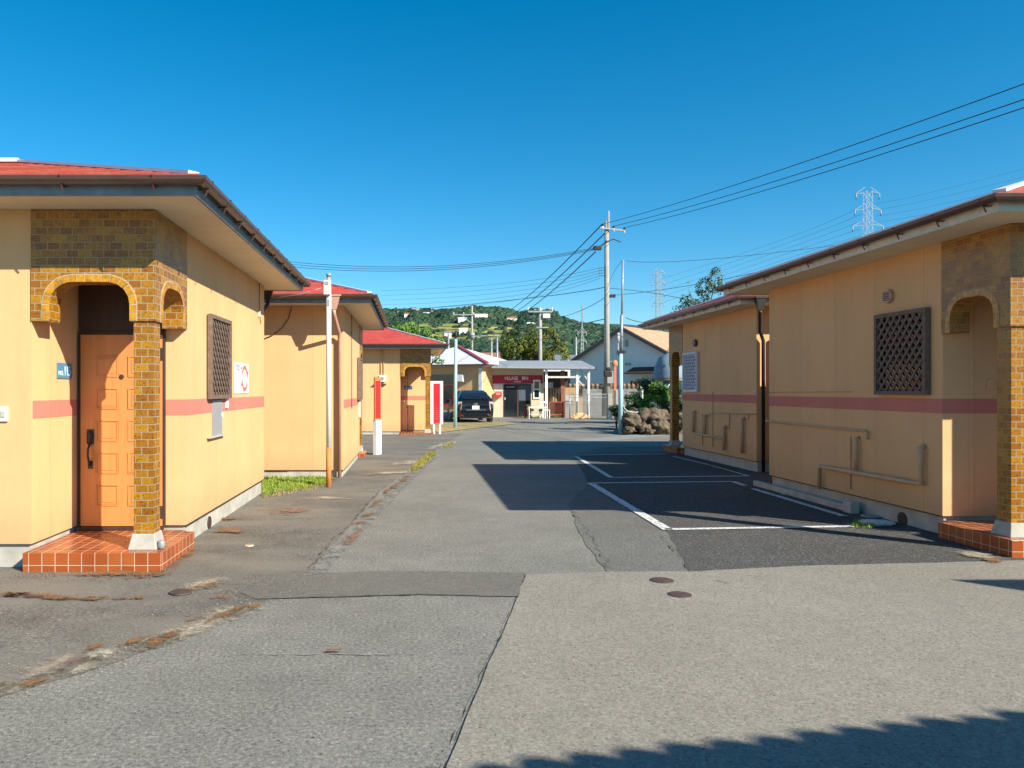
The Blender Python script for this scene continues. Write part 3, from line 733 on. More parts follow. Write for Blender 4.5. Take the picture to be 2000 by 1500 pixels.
funnel(HA, (-.05, 5.56, 3.33), .22, [(-.05, 5.56, 3.0), (-.12, 5.10, 2.75), (-.12, 5.06, .05)], m_black)
# far left bungalow B: hopper + downpipe on the front face (local y=L is nearest camera, world y = -5)
funnel(HB, (-.115, -5.59, 3.35), .24, [(-.115, -5.59, 3.02), (-.07, -5.13, 2.72), (-.07, -5.06, 2.6), (-.07, -5.06, .02)], m_pinkpipe)
cp = [(-.95, -5.03, 3.2), (-1.0, -5.02, 3.0), (-1.12, -5.02, 2.82), (-1.3, -5.02, 2.68), (-1.45, -5.02, 2.62)]
MB().tube(cp, .008, 6).obj('hanging_cable', m_dkwood, HB)
MB().tube([(.03, -3.55, 3.2), (.03, -3.55, 1.35), (.03, -3.5, 1.3)], .008, 6).obj('wall_cable', m_dkwood, HB)
MB().box((.004, -1.35, 1.05), (.05, -1.15, 1.42)).obj('meter_cover', m_lgrey, HB)
# E: electric meter, conduits, small taps
mt = MB().box((-1.86, -.16, 2.02), (-1.64, -.01, 2.26)).obj('electric_meter', m_white, HE, bevel=.01)
disc(MB(), (-1.75, -.165, 2.14), (0, 1, 0), .07, .02).obj('meter_dial', m_grey, mt)
MB().tube([(-1.80, -.03, 2.26), (-1.80, -.03, 3.2)], .014, 6).tube([(-1.70, -.03, 2.26), (-1.70, -.03, 3.2)], .014, 6).obj('conduit', m_wall, HE)
MB().box((-2.05, -.12, 1.93), (-1.6, -.01, 1.95)).obj('meter_shelf', m_dkwood, HE)
pe = MB().box((-.98, .938, 1.75), (-.66, .946, 1.88)).obj('number_plate', m_dblue, HE)
text('number_text', 'NO.', .09, m_text, pe, (-.95, .936, 1.775), (1, 0, 0), (0, 0, 1), .001)
MB().tube([(-.95, -.03, 1.33), (-.95, -.07, 1.33), (-.95, -.075, 1.29)], .012, 8).tube([(-.70, -.03, 1.33), (-.70, -.07, 1.33), (-.70, -.075, 1.29)], .012, 8).obj('tap', m_lgrey, HE)
# C: vent, pipes, number plate
def wl(root, X, px, py, off=.0): 
    v = WX(X, px, py)-root.location; v.x -= off; return v
vt = MB(); c_ = wl(HC, 5.8, 1738, 579); disc(vt, c_+Vector((-.02, 0, 0)), (1, 0, 0), .085, .05, 28); vt = vt.obj('round_vent', m_pinkpipe, HC, bevel=.008)
b = MB()
for k in range(-2, 3): b.box(c_+Vector((-.052, -.055, k*.022-.006)), c_+Vector((-.046, .055, k*.022+.004)))
b.obj('vent_slats', m_black, vt)
o = .055
MB().tube([wl(HC,5.8,1807,872,.0), wl(HC,5.8,1807,874,o), wl(HC,5.8,1808,945,o), wl(HC,5.8,1776,940,o), wl(HC,5.8,1609,911,o), wl(HC,5.8,1607,955,o)], .029, 12).obj('drain_pipe', m_pipe, HC)
MB().tube([wl(HC,5.8,1679,855,.0), wl(HC,5.8,1679,857,.05), wl(HC,5.8,1679,918,.05)], .025, 12).obj('drain_pipe', m_pipe, HC)
MB().tube([wl(HC,5.8,1500,822,.03), wl(HC,5.8,1694,842,.03), wl(HC,5.8,1699,845,.04), wl(HC,5.8,1699,858,.03)], .016, 8).obj('water_pipe', m_pipe, HC)
MB().tube([wl(HC,5.8,1663,853,.012), wl(HC,5.8,1663,955,.012)], .007, 6).obj('conduit', m_pipe, HC)
MB().tube([wl(HC,5.8,1501,766,.008), wl(HC,5.8,1665,765,.008)], .006, 6).obj('thin_cable', m_pipe, HC)
pc = MB().box((.62, .938, 1.83), (.93, .946, 1.985)).obj('number_plate', m_dblue, HC)
text('number_text', 'NO.', .10, m_text, pc, (.655, .936, 1.865), (1, 0, 0), (0, 0, 1), .001)
MB().box((.48, .938, 1.60), (.545, .946, 1.72)).obj('blank_plate', m_wall, HC, bevel=.003)
disc(MB(), (.033, 1.68, .06), (1, 0, 0), .085, .02).obj('floor_vent', m_black, HC)
kb = MB(); kb.box((-.11, 2.6, -.1), (-.04, 5.35, .09)); kb.obj('drain_kerb', m_conc, HC, bevel=.01)
MB().box((-.16, 2.42, -.1), (-.045, 2.6, .15)).obj('drain_box', m_conc, HC, bevel=.01)
# D: vents, pipes, hopper near its front corner
for px in (1356, 1361):
    pass
c_ = wl(HD, 6.65, 1360, 670); disc(MB(), c_+Vector((-.03, 0, 0)), (1, 0, 0), .085, .07, 20).obj('round_vent', m_gut, HD)
for q in [[(1359,804),(1359,845)], [(1381,812),(1381,847)], [(1455,817),(1455,885)], [(1419,833),(1419,880)]]:
    MB().tube([wl(HD,6.65,*q[0],.0)]+[wl(HD,6.65,p[0],p[1]+(1 if i == 0 else 0),.06) for i, p in enumerate(q)], .035, 10).obj('drain_pipe', m_pipe, HD)
MB().tube([wl(HD,6.65,1362,846,.06), wl(HD,6.65,1419,857,.06)], .03, 10).obj('drain_pipe', m_pipe, HD)
MB().tube([wl(HD,6.65,1388,815,.03), wl(HD,6.65,1388,806,.03), wl(HD,6.65,1484,809,.03)], .012, 6).tube([wl(HD,6.65,1427,807,.03), wl(HD,6.65,1427,838,.03)], .012, 6).tube([wl(HD,6.65,1464,808,.03), wl(HD,6.65,1464,820,.03)], .012, 6).obj('water_pipe', m_pipe, HD)
MB().tube([wl(HD,6.65,1373,808,.012), wl(HD,6.65,1373,870,.012)], .008, 6).tube([wl(HD,6.65,1393,765,.012), wl(HD,6.65,1393,872,.012)], .008, 6).obj('conduit', m_pipe, HD)
funnel(HD, (-.20, -5.59, 3.34), .2, [(-.20, -5.59, 3.05), (.02, -5.10, 2.75), (.10, -5.07, 2.55), (.10, -5.07, .02)], m_black)
MB().tube([(.30, -5.06, 2.6), (.30, -5.06, .02)], .035, 8).obj('downpipe', m_pinkpipe, HD)
# C rear downpipe in the gap
MB().tube([(.35, 5.08, 3.0), (.35, 5.08, .1)], .03, 8).obj('downpipe', m_gut, HC)

# silver cup on the step
cb = MB(); cb.tube([(0, 0, 0), (0, 0, .01), (0, 0, .035), (0, 0, .06), (0, 0, .075)], [.022, .03, .036, .032, .028], 14)
tag(cb.obj('tin_cup', m_steel, loc=(-2.27, 6.82, .173)), 'small silver tin cup standing on the terracotta step beside the column foot', 'cup')

# ---------------------------------------------------------------- white/orange pole by second bungalow
base = G(642, 952); r_ = empty('service_pole', base, 'white pole with orange foot and small meter box before the second left bungalow', 'pole')
MB().tube([(0, 0, .66), (0, 0, 3.30)], .042, 14).obj('pole_tube', m_white, r_)
MB().tube([(0, 0, -.1), (0, 0, .66)], .044, 14).obj('pole_foot', m_opole, r_)
MB().tube([(0, 0, 3.30), (0, 0, 3.47)], .03, 10).obj('pole_neck', m_pinkpipe, r_)
MB().tube([(-.0, 0, 3.47), (0, 0, 3.52)], .042, 12).obj('pole_cap', m_grey, r_)
b = MB().box((-.075, -.10, 3.16), (.045, -.043, 3.40)).obj('meter_box', m_lgrey, r_, bevel=.006)
MB().box((-.05, -.106, 3.32), (.005, -.1005, 3.37)).obj('meter_window', m_grey, b)
MB().box((-.03, -.05, 2.98), (.02, -.043, 3.09)).obj('pole_sticker', m_grey, r_)

# ---------------------------------------------------------------- red plank boards
def board(name, loc, rz, label, w_, z0, z1, legs, wide):
    r_ = empty(name, loc, label, 'sign board', 'red slatted boards on white frames', rz)
    b = MB(); n_ = int((z1-z0-.1)/.075); rw = w_/2-(.11 if not wide else .02)
    for k in range(n_):
        z = z0+.05+k*(z1-z0-.1)/n_; b.box((-rw, -.012, z), (rw, .012, z+(z1-z0-.1)/n_-.008))
    b.obj('red_slats', m_red, r_)
    b = MB(); t = .11 if not wide else .02
    b.box((-w_/2, -.02, z0), (-w_/2+t, .02, z1)); b.box((w_/2-t, -.02, z0), (w_/2, .02, z1)); b.box((-w_/2+t, -.02, z1-.09), (w_/2-t, .02, z1))
    b.obj('board_frame', m_white if not wide else m_opole, r_)
    if wide: MB().box((-w_/2+.02, .014, z0+.02), (w_/2-.02, .03, z1-.02)).obj('board_back', m_opole, r_)
    for x in legs:
        MB().box((x-(.035 if not wide else .07), -.03 if not wide else -.045, -.05), (x+(.035 if not wide else .07), .03 if not wide else .045, z0)).obj('leg', m_white, r_)
    return r_
board('slat_board', G(853, 848), R(-4), 'red slatted board in a white frame facing the road beside the far arch', .46, .36, 1.93, (-.10, .12), False)
board('slat_board', G(737, 888), R(66), 'red slatted board seen nearly edge-on beside the second left bungalow', .32, .86, 1.92, (-.07, .075), True)

# ---------------------------------------------------------------- manhole covers etc.
def cover(px, py, r, label, mat, cat='manhole cover', h=.02):
    p = G(px, py); b = MB(); n = 28
    b.tube([(0, 0, .0), (0, 0, h)], r, n)
    for k in range(-3, 4):
        L_ = math.sqrt(max(0, (r*.82)**2-(k*r*.24)**2)); b.box((-L_, k*r*.24-.008, h), (L_, k*r*.24+.008, h+.003))
    o = b.obj('manhole_cover', mat, loc=(p.x, p.y, .003)); tag(o, label, cat)
m_mh = M('rusty_cast_iron', (.075, .048, .042), .7, .4, 30, bmp=.5, bscale=90)
m_mhg = M('pale_cover', (.38, .37, .34), .7, .2, 15)
cover(1293, 1136, .095, 'small round rust-brown cover in the beige asphalt, the farther of the close pair', m_mh, h=.012)
cover(1328, 1164, .088, 'small round rust-brown cover in the beige asphalt, the nearer of the close pair', m_mh, h=.012)
cover(353, 1160, .085, 'raised round rusty cover in litter below the terracotta step', m_mh, h=.018)
cover(1552, 966, .19, 'grey round cover in the shade beside the right bungalow drain kerb', m_mhg, h=.03)
cover(1700, 1010, .11, 'small pale cover near the right bungalow wall by the weeds', m_mhg, h=.02)
cover(487, 1067, .045, 'tiny round beige cap in the asphalt beside the nearest left bungalow', M('beige_cap', (.6, .53, .38), .6), 'cap', h=.01)

# ---------------------------------------------------------------- grass tufts
def grass(name, label, spots, n, h, mats, w_=.008):
    b = MB(); vs_ = b
    for k in range(n):
        x, y = spots(); a = random.uniform(0, 6.28); hh = h*random.uniform(.4, 1.2); lean = random.uniform(0, .6)*hh
        z = gz(y); dx, dy = math.cos(a), math.sin(a); ww = w_*random.uniform(.6, 1.3)
        b.add([(x-dy*ww, y+dx*ww, z), (x+dy*ww, y-dx*ww, z), (x+dx*lean*.5+dy*ww*.6, y+dy*lean*.5-dx*ww*.6, z+hh*.6), (x+dx*lean, y+dy*lean, z+hh), (x+dx*lean*.5-dy*ww*.6, y+dy*lean*.5+dx*ww*.6, z+hh*.6)], [(0, 1, 2, 3, 4)])
    o = b.obj(name, mats, fix=False); o['kind'] = 'stuff'; o['label'] = label; o['category'] = 'grass'; return o
def rect(x0, x1, y0, y1):
    def f():
        while True:
            x, y = random.uniform(x0, x1), random.uniform(y0, y1)
            if noise.noise(Vector((x*2.2, y*2.2, 1))) > -.32*(random.random()+.4): return x, y
    return f
def inquad(pts, wob=.3):
    w3 = [G(*p) for p in pts]
    def f():
        while True:
            u, v = random.random(), random.random()
            p = w3[0].lerp(w3[1], u).lerp(w3[3].lerp(w3[2], u), v)
            if noise.noise(p*4) > -wob*random.random(): return p.x, p.y
    return f
grass('grass', 'strip of bright green grass at the foot of the second left bungalow', inquad([(512, 970), (636, 948), (650, 934), (512, 934)]), 5200, .062, m_grass)
grass('grass', 'patch of yellow-green weeds growing in the road seam', inquad([(798, 921), (816, 921), (856, 886), (836, 886)]), 1500, .07, m_grassy)
grass('grass', 'thin weeds in the seam farther up the road', inquad([(862, 876), (880, 876), (892, 863), (876, 863)]), 350, .05, m_grassy)
grass('grass', 'small weed tuft beside the concrete lump near the right bungalow', inquad([(1660, 1032), (1705, 1034), (1712, 1020), (1672, 1018)]), 500, .05, m_grass, .006)
grass('grass', 'green turf strip in front of the office chairs', inquad([(1020, 820), (1115, 818), (1112, 814), (1018, 815)], .1), 1500, .08, m_grass, .015)
grass('grass', 'dry grass verge behind the parked car and board', inquad([(842, 845), (912, 839), (985, 829), (866, 827)], .2), 1500, .04, m_straw, .012)
b = MB(); p = G(1712, 1026)
bm = bmesh.new(); bmesh.ops.create_icosphere(bm, subdivisions=3, radius=1)
for v in bm.verts:
    q = 1+.35*noise.noise(v.co*2.3); v.co = Vector((v.co.x*.20*q, v.co.y*.13*q, v.co.z*.035*q))
me = bpy.data.meshes.new('concrete_lump'); bm.to_mesh(me); bm.free(); me.materials.append(M('crumbled_mortar', (.62, .6, .55), .9, .2, 20, bmp=.6))
o = bpy.data.objects.new('concrete_lump', me); C.objects.link(o); o.location = (p.x, p.y, .03); tag(o, 'pale crumbling concrete lump at the end of the painted line', 'concrete')

# ---------------------------------------------------------------- foliage
def leaves(b, c, rad, n, size, hollow=.45, squash=1, clump=None):
    c = Vector(c)
    for k in range(n):
        while True:
            d = Vector((random.uniform(-1, 1), random.uniform(-1, 1), random.uniform(-1, 1)))
            if d.length <= 1 and d.length > hollow*random.random(): break
        if clump:
            if noise.noise((Vector((d.x*rad[0], d.y*rad[1], d.z*rad[2]))+c)*clump) < -.05+.1*random.random(): continue
        p = c+Vector((d.x*rad[0], d.y*rad[1], d.z*rad[2]))
        nrm = (d+Vector((random.uniform(-1, 1), random.uniform(-1, 1), random.uniform(-.4, 1.2)))*.9).normalized()
        u = nrm.orthogonal().normalized(); u.rotate(Matrix.Rotation(random.uniform(0, 6.28), 3, nrm)); v = nrm.cross(u)
        s = size*random.uniform(.6, 1.4)
        b.add([p-u*s, p+v*s*.45, p+u*s, p-v*s*.45], [(0, 1, 2, 3)])
def tree(name, label, base, blobs, n, size, mat, trunk_r=.15, clump=1.2, hollow=.5, cat='tree', group=None):
    base = Vector(base); r_ = empty(name, base, label, cat, group)
    b = MB(); tot = sum(q[3]*q[4]*q[5] for q in blobs)
    for (x, y, z, rx, ry, rz) in blobs: leaves(b, (x, y, z), (rx, ry, rz), int(n*rx*ry*rz/tot), size, hollow, clump=clump)
    b.obj('crown', mat, r_, fix=False)
    t = MB(); zmin = min(q[2]-q[5]*.3 for q in blobs); mid = Vector((sum(q[0] for q in blobs)/len(blobs), sum(q[1] for q in blobs)/len(blobs), zmin))
    t.tube([(0, 0, -.2), (mid.x*.3, mid.y*.3, zmin*.4), (mid.x*.8, mid.y*.8, zmin)], [trunk_r*1.3, trunk_r, trunk_r*.75], 8)
    for (x, y, z, rx, ry, rz) in blobs:
        t.tube([(mid.x*.7, mid.y*.7, zmin*.85), ((mid.x*.7+x)/2+.1, (mid.y*.7+y)/2, (zmin*.9+z)/2), (x, y, z+rz*.4)], [trunk_r*.6, trunk_r*.35, trunk_r*.12], 6)
    t.obj('trunk', m_bark, r_)
    return r_
bs = P(1042, 760, 60); bs.z = .1
def rel(px, py, Y, r3, b0): v = P(px, py, Y)-b0; return (v.x, v.y, v.z, *r3)
tree('autumn_tree', 'broad tree turning orange and green behind the office roof', bs,
     [rel(1010, 676, 60, (1.5, 1.5, 1.5), bs), rel(1050, 668, 60, (1.7, 1.6, 1.6), bs), rel(1085, 690, 60, (1.2, 1.3, 1.3), bs), rel(1030, 705, 60, (2.2, 1.6, .9), bs), rel(992, 690, 60, (.8, .9, .9), bs), rel(1068, 655, 60, (.9, .9, .8), bs)],
     17000, .10, m_leafo, .22, 1.1)
bs = Vector((.1, 40, .1))
tree('broadleaf_tree', 'dense green broadleaf tree behind the far left bungalow roof', bs,
     [rel(782, 646, 40, (.75, .8, .5), bs), rel(818, 655, 40, (.85, .8, .6), bs), rel(848, 672, 40, (.6, .7, .55), bs), rel(800, 640, 40, (.5, .6, .35), bs), rel(860, 700, 34, (.42, .4, .26), bs)],
     9000, .06, m_leafb, .12, 1.8)
bs = Vector((11.2, 30, 0))
tree('slender_tree', 'sparse grey-green tree rising behind the shaded right bungalow roof', bs,
     [rel(1385, 560, 30, (.55, .5, .55), bs), rel(1345, 580, 30, (.13, .13, .75), bs), rel(1370, 600, 30, (.9, .7, .35), bs), rel(1325, 606, 30, (.45, .4, .2), bs), rel(1400, 540, 30, (.3, .3, .4), bs), rel(1440, 600, 30, (.6, .6, .4), bs), rel(1332, 585, 30, (.12, .12, .35), bs)],
     5600, .055, m_leafg, .07, 2.4, .2)
grass('grass', 'dry yellow grass blades mixed along the edge of the green strip', inquad([(512, 976), (640, 952), (645, 944), (512, 958)], .6), 1200, .045, m_straw, .006)
tree('garden_tree', 'dense evergreen garden tree hidden behind the shaded right bungalow', Vector((10.6, 27.2, 0)), [(0, 0, 2.9, 1.5, .6, 1.1), (1.4, .1, 2.7, 1.3, .6, 1.0)], 2600, .11, m_leafd, .1, 1.5)
tree('garden_tree', 'second evergreen garden tree farther behind the shaded right bungalow', Vector((15.2, 35.2, 0)), [(0, 0, 3.3, 2.0, .8, 1.3), (1.6, 0, 2.9, 1.4, .6, 1.0)], 2600, .12, m_leafd, .1, 1.5)
def shrub(px, py, Y, r3, n, size, mat, label, name='shrub'):
    p = P(px, py, Y); z = gz(Y); r_ = empty(name, (p.x, Y, z), label, 'shrub', 'garden shrubs above the boulders')
    b = MB(); leaves(b, (0, 0, p.z-z), r3, n, size, .3, clump=3); leaves(b, (r3[0]*.5, 0, (p.z-z)*.8), (r3[0]*.5, r3[1], r3[2]*.8), n//3, size, .3)
    b.obj('foliage', mat, r_, fix=False)
    t = MB()
    for k in range(4): t.tube([(0, 0, 0), (random.uniform(-.4, .4)*r3[0], 0, p.z-z)], [.02, .006], 5)
    t.obj('stem', m_bark, r_)
shrub(1285, 768, 29.5, (.50, .4, .46), 2200, .06, m_leafb, 'bright green bush below the blue slide')
shrub(1240, 785, 29.5, (.62, .4, .42), 2400, .055, m_leafb, 'broad leafy bush right behind the pale blue pole')
shrub(1204, 802, 30.5, (.32, .4, .25), 700, .05, m_leafd, 'low dark bush left of the pale blue pole')
shrub(1300, 796, 28.5, (.35, .4, .28), 800, .06, m_leafg, 'grey-green bush beside the shaded bungalow porch')
shrub(1262, 790, 31, (.4, .4, .3), 700, .05, m_leafd, 'dark bush between the two bright bushes')
shrub(1325, 780, 30, (.35, .4, .5), 700, .06, m_leafg, 'pale bush seen through the shaded porch arch')
shrub(1262, 752, 34, (.55, .5, .45), 1400, .05, m_leafd, 'tall dark hedge bush at the end of the tile-topped wall')
shrub(1305, 742, 34, (.7, .5, .5), 1400, .05, m_leafd, 'tall dark hedge bush under the mushroom shelter')

# ---------------------------------------------------------------- boulders
def boulder(p, r3, seed, label):
    bm = bmesh.new(); bmesh.ops.create_icosphere(bm, subdivisions=4, radius=1)
    for v in bm.verts:
        c_ = v.co.copy(); q = 1+.42*noise.noise(c_*1.3+Vector((seed*7, 0, 0)))+.26*noise.noise(c_*2.9+Vector((seed*3, 0, 0)))-.16*abs(noise.noise(c_*5+Vector((seed, 0, 0))))+.06*noise.noise(c_*13)
        v.co = Vector((c_.x*r3[0]*q, c_.y*r3[1]*q, c_.z*r3[2]*q))
    me = bpy.data.meshes.new('boulder'); bm.to_mesh(me); bm.free(); me.materials.append(m_rock)
    for f in me.polygons: f.use_smooth = True
    o = bpy.data.objects.new('boulder', me); C.objects.link(o); o.location = p; o.rotation_euler = (0, 0, seed)
    tag(o, label, 'rock', 'boulders of the garden bank')
rk = [(1232,822,27.6,.38,'large dark boulder right beside the pale blue pole'), (1264,815,27.9,.44,'big boulder at the top of the bank under the leafy bush'), (1288,812,28,.27,'rounded boulder at the top near the shaded porch'),
      (1258,836,27.2,.24,'mossy boulder low in the middle of the bank'), (1286,832,27.3,.33,'brown boulder low beside the shaded porch'), (1305,822,27.8,.24,'boulder nearest the shaded porch column'),
      (1228,840,27.1,.18,'small boulder at the foot of the pole'), (1240,806,28.3,.22,'flat pale rock topping the bank behind the pole'), (1272,805,28.6,.16,'small pale round stone on top of the bank'), (1310,843,27.3,.2,'low rock at the right end of the bank'), (1270,843,26.9,.14,'small yellowish stone at the foot of the bank'),
      (1335,820,27.6,.34,'rock seen through the shaded porch arch')]
for i_, (px, py, Y, rr, lb) in enumerate(rk):
    p = P(px, py, Y); boulder(p, (rr*1.25, rr, rr*.8), i_+1.3, lb)
b = MB(); y0 = 27.9; x0 = P(1222, 800, y0).x
b.add([(x0+.1, y0-.2, 0), (14, y0-.2, 0), (14, y0+.5, .7), (x0+.5, y0+.5, .62), (14, 34, .75), (10.4, 34, .6), (9.6, 34, 0)], [(0, 1, 2, 3), (3, 2, 4, 5), (0, 3, 5, 6)])
tag(b.obj('earth_bank', M('garden_soil', (.09, .065, .04), .95, .4, 4, bmp=.6, bscale=20)), None, None, kind='structure')

# ---------------------------------------------------------------- poles
def utility_pole():
    Y = 44; b0 = P(1185, 760, Y); b0.z = 0
    r_ = empty('utility_pole', b0, 'tall concrete utility pole with crossarm and insulators, many wires', 'utility pole')
    top = P(1185, 432, Y).z
    MB().tube([(0, 0, 0), (0, 0, top)], [.19, .12], 16).obj('pole_shaft', m_cpole, r_)
    MB().box((.05, -.16, top-.5), (.14, -.12, P(0, 413, Y).z)).obj('lightning_mast', m_steel, r_)
    zc = P(0, 450, Y).z
    MB().bar((-.45, -.17, zc+.12), (1.02, -.17, zc-.05), .09).obj('crossarm', m_steel, r_)
    for px, py in ((1176, 443), (1197, 447), (1218, 450)):
        v = P(px, py, Y)-b0; MB().tube([(v.x, -.17, v.z-.2), (v.x, -.17, v.z)], .045, 8).obj('insulator', m_white, r_); MB().sphere((v.x, -.17, v.z+.07), .075, 8, 6).obj('wire_clamp', m_wire, r_)
    MB().bar((-.1, -.15, P(0, 474, Y).z), (.35, -.15, P(0, 468, Y).z), .06).bar((.35, -.15, P(0, 468, Y).z), (.78, -.15, P(0, 474, Y).z), .05).obj('brace_arm', m_wire, r_)
    v = P(1166, 486, Y)-b0; MB().box((v.x-.25, -.35, v.z-.1), (v.x+.2, .0, v.z+.12)).bar((v.x+.1, -.15, v.z+.05), (0, -.1, v.z+.45), .09).obj('switch_gear', m_black, r_, bevel=.03)
    for k in range(4):
        v = P(1172, 523+5*k, Y)-b0; MB().bar((v.x-.1, -.1, v.z-.05), (0, -.1, v.z), .03).obj('bracket', m_wire, r_)
    v = P(1196, 578, Y)-b0; MB().box((v.x-.15, -.15, v.z-.1), (v.x+.15, .05, v.z+.08)).obj('junction_box', m_black, r_)
    v = P(1192, 735, Y)-b0; MB().box((-.05, -.35, v.z-.4), (.35, -.1, v.z+.3)).obj('meter_cluster', m_grey, r_)
utility_pole()
def blue_pole():
    b0 = G(1212, 848); r_ = empty('steel_pole', b0, 'pale blue painted steel pole with a thin dark upper mast, beside the boulders', 'pole')
    z = lambda py: P(0, py, b0.y).z
    MB().tube([(0, 0, -.1), (0, 0, z(690))], .08, 14).obj('lower_tube', m_bpole, r_)
    MB().tube([(.03, 0, z(688)), (.035, 0, z(615))], .055, 12).obj('middle_tube', m_steel, r_)
    MB().tube([(.05, 0, z(615)), (.085, 0, z(508))], .035, 10).obj('upper_mast', m_steel, r_)
    MB().tube([(-.09, -.03, z(668)), (-.09, -.03, z(650))], .045, 10).obj('lamp_sensor', m_lgrey, r_)
    MB().tube([(-.10, 0, z(694)), (-.09, 0, z(670))], .03, 8).obj('side_pipe', m_steel, r_)
    MB().box((-.12, -.09, z(690)), (.16, .09, z(685))).obj('clamp', m_black, r_)
    MB().box((.04, -.02, z(622)), (.13, .06, z(612))).obj('cable_bracket', m_steel, r_)
    MB().tube([(.085, -.05, z(790)), (.12, -.05, z(797)), (.25, 0, z(803)), (.6, .3, z(806)), (1.3, .6, z(803))], .018, 8).obj('hose', m_lgrey, r_)
blue_pole()
b0 = G(889, 838); r_ = empty('steel_pole', b0, 'thin pale blue pole with a lamp head behind the red and white board', 'pole')
z = lambda py: P(0, py, b0.y).z
MB().tube([(0, 0, -.1), (.03, 0, z(662))], [.075, .06], 12).obj('pole_tube', m_bpole, r_)
MB().tube([(.03, 0, z(662)), (.03, 0, z(646))], .045, 10).obj('lamp_head', m_black, r_)
def crosspole(px, pytop, Y, wpx, label, hz, extra=None):
    b0 = P(px, 0, Y); b0.z = .1; r_ = empty('utility_pole', b0, label, 'utility pole'); z = lambda py: P(0, py, Y).z-.1; s = Y/F
    MB().tube([(0, 0, 0), (0, 0, z(pytop))], [.17, .12], 12).obj('pole_shaft', m_cpole, r_)
    x0, x1 = wpx
    MB().bar((x0*s, -.15, z(hz)), (x1*s, -.15, z(hz)), .12).obj('crossarm', m_steel, r_)
    for k in range(3):
        x = (x0+(x1-x0)*k/2)*s; MB().tube([(x, -.15, z(hz)), (x, -.15, z(hz)+.3)], .05, 8).obj('insulator', m_white, r_)
    return r_, s, z
r_, s, z = crosspole(922, 597, 100, (-36, 3), 'distant concrete pole with a long one-sided crossarm above the white roof', 615)
MB().bar((-20*s, -.15, z(616)), (-1*s, -.15, z(632)), .1).obj('brace', m_steel, r_)
MB().tube([(0, -.2, z(650)), (0, -.2, z(662))], .35, 10).obj('cable_drum', m_grey, r_)
MB().bar((-1*s, -.1, z(657)), (54*s, -.1, z(655)), .12).obj('side_arm', m_steel, r_)
r_, s, z = crosspole(1055, 606, 56, (-24, 23), 'rough wooden-looking pole with a pale crossarm in front of the autumn tree', 609)
MB().box((.15, -.25, z(622)), (.7, -.1, z(613))).obj('transformer_box', m_lgrey, r_, bevel=.03)
MB().bar((-8*s, -.15, z(640)), (16*s, -.15, z(640)), .08).obj('lower_arm', m_steel, r_)
for px, pt, lb in ((876, 651, 'thin grey post behind the farthest left bungalow'), (960, 660, 'left thin post of the pair behind the white roof'), (971, 660, 'right thin post of the pair behind the white roof'), (1125, 658, 'slim pale pole left of the lattice pylon')):
    q = P(px, pt, 80); tag(MB().tube([(0, 0, 0), (0, 0, q.z)], .1, 8).obj('post', m_steel, loc=(q.x, 80, 0)), lb, 'post')

# wires
def wire(pts, r, label, cat='cable', group='overhead wires', n=28):
    """three control points (start, middle, end) -> parabola"""
    a, m_, c_ = [P(*p) if not isinstance(p, Vector) else p for p in pts]; ps = []
    for k in range(n+1):
        t = k/n; ps.append(a*(1-t)*(1-2*t)+m_*4*t*(1-t)+c_*t*(2*t-1))
    o = MB().tube([p-a for p in ps], r, 5, False).obj('overhead_wire', m_wire, loc=a, fix=False); tag(o, label, cat, group)
for (a, c_), lb in zip((((1176, 438), (2250, 72)), ((1197, 442), (2250, 108)), ((1218, 445), (2250, 126))), ('uppermost', 'middle', 'lowest')):
    A = P(a[0], a[1], 44); B = P(c_[0], c_[1], 15); mm = (A+B)/2-Vector((0, 0, .24))
    wire([A, mm, B], .014, lb+' of the three thick wires running from the tall pole to the upper right')
for (a, c_), lb in zip((((1176, 438), (955, 628)), ((1182, 455), (962, 632)), ((1163, 492), (968, 636))), ('topmost', 'middle', 'lowest')):
    A = P(a[0], a[1], 44); B = P(c_[0], c_[1], 130); wire([A, (A+B)/2-Vector((0, 0, .9)), B], .035, lb+' of the three wires falling from the tall pole to the left over the hill')
for k, lb in ((0, 'upper'), (1, 'lower'), (2, 'thin lowest')):
    wire([(1162, 484+2*k, 44), (800, 521+4*k, 44), (440, 495+5*k, 44)], .014, lb+' of the long level wires crossing the sky behind the left roofs')
wire([(1222, 509, 27), (1400, 505, 27), (1760, 462, 27)], .008, 'thin wire from the blue pole mast to the right over the bungalow roof')
wire([(1190, 563, 44), (1290, 575, 40), (1420, 604, 36)], .012, 'wire from the tall pole down to the tree on the right')
wire([(1196, 577, 44), (1400, 548, 36), (1680, 478, 28)], .012, 'wire from the junction box rising to the right')
wire([(1186, 560, 44), (1000, 586, 60), (760, 608, 80)], .022, 'wire sagging from the tall pole to the far left above the hill')
wire([(1180, 582, 44), (1090, 622, 60), (1000, 640, 80)], .018, 'wire from the tall pole to the wooden pole')
wire([(1186, 622, 44), (1140, 632, 60), (1080, 645, 80)], .03, 'thick low wire left of the tall pole')
wire([(1214, 510, 27), (1195, 540, 34), (1186, 566, 44)], .008, 'short thin wire between blue mast and tall pole')
wire([(1222, 620, 27), (1245, 628, 27), (1290, 636, 27)], .012, 'wire from the blue pole to the shaded bungalow eave')
wire([(890, 656, 31), (960, 652, 40), (1050, 642, 56)], .014, 'dark cable from the thin blue pole to the wooden pole')
wire([(889, 657, 31), (850, 690, 29.5), (800, 690, 28)], .012, 'slack cable from the thin blue pole to the far bungalow eave')
for k in range(5):
    wire([(1172, 523+5*k, 44), (960, 556+9*k, 70), (745, 568+9*k, 90)], .01, 'faint telephone wire number %s of the bundle left of the tall pole' % ('one', 'two', 'three', 'four', 'five')[k])
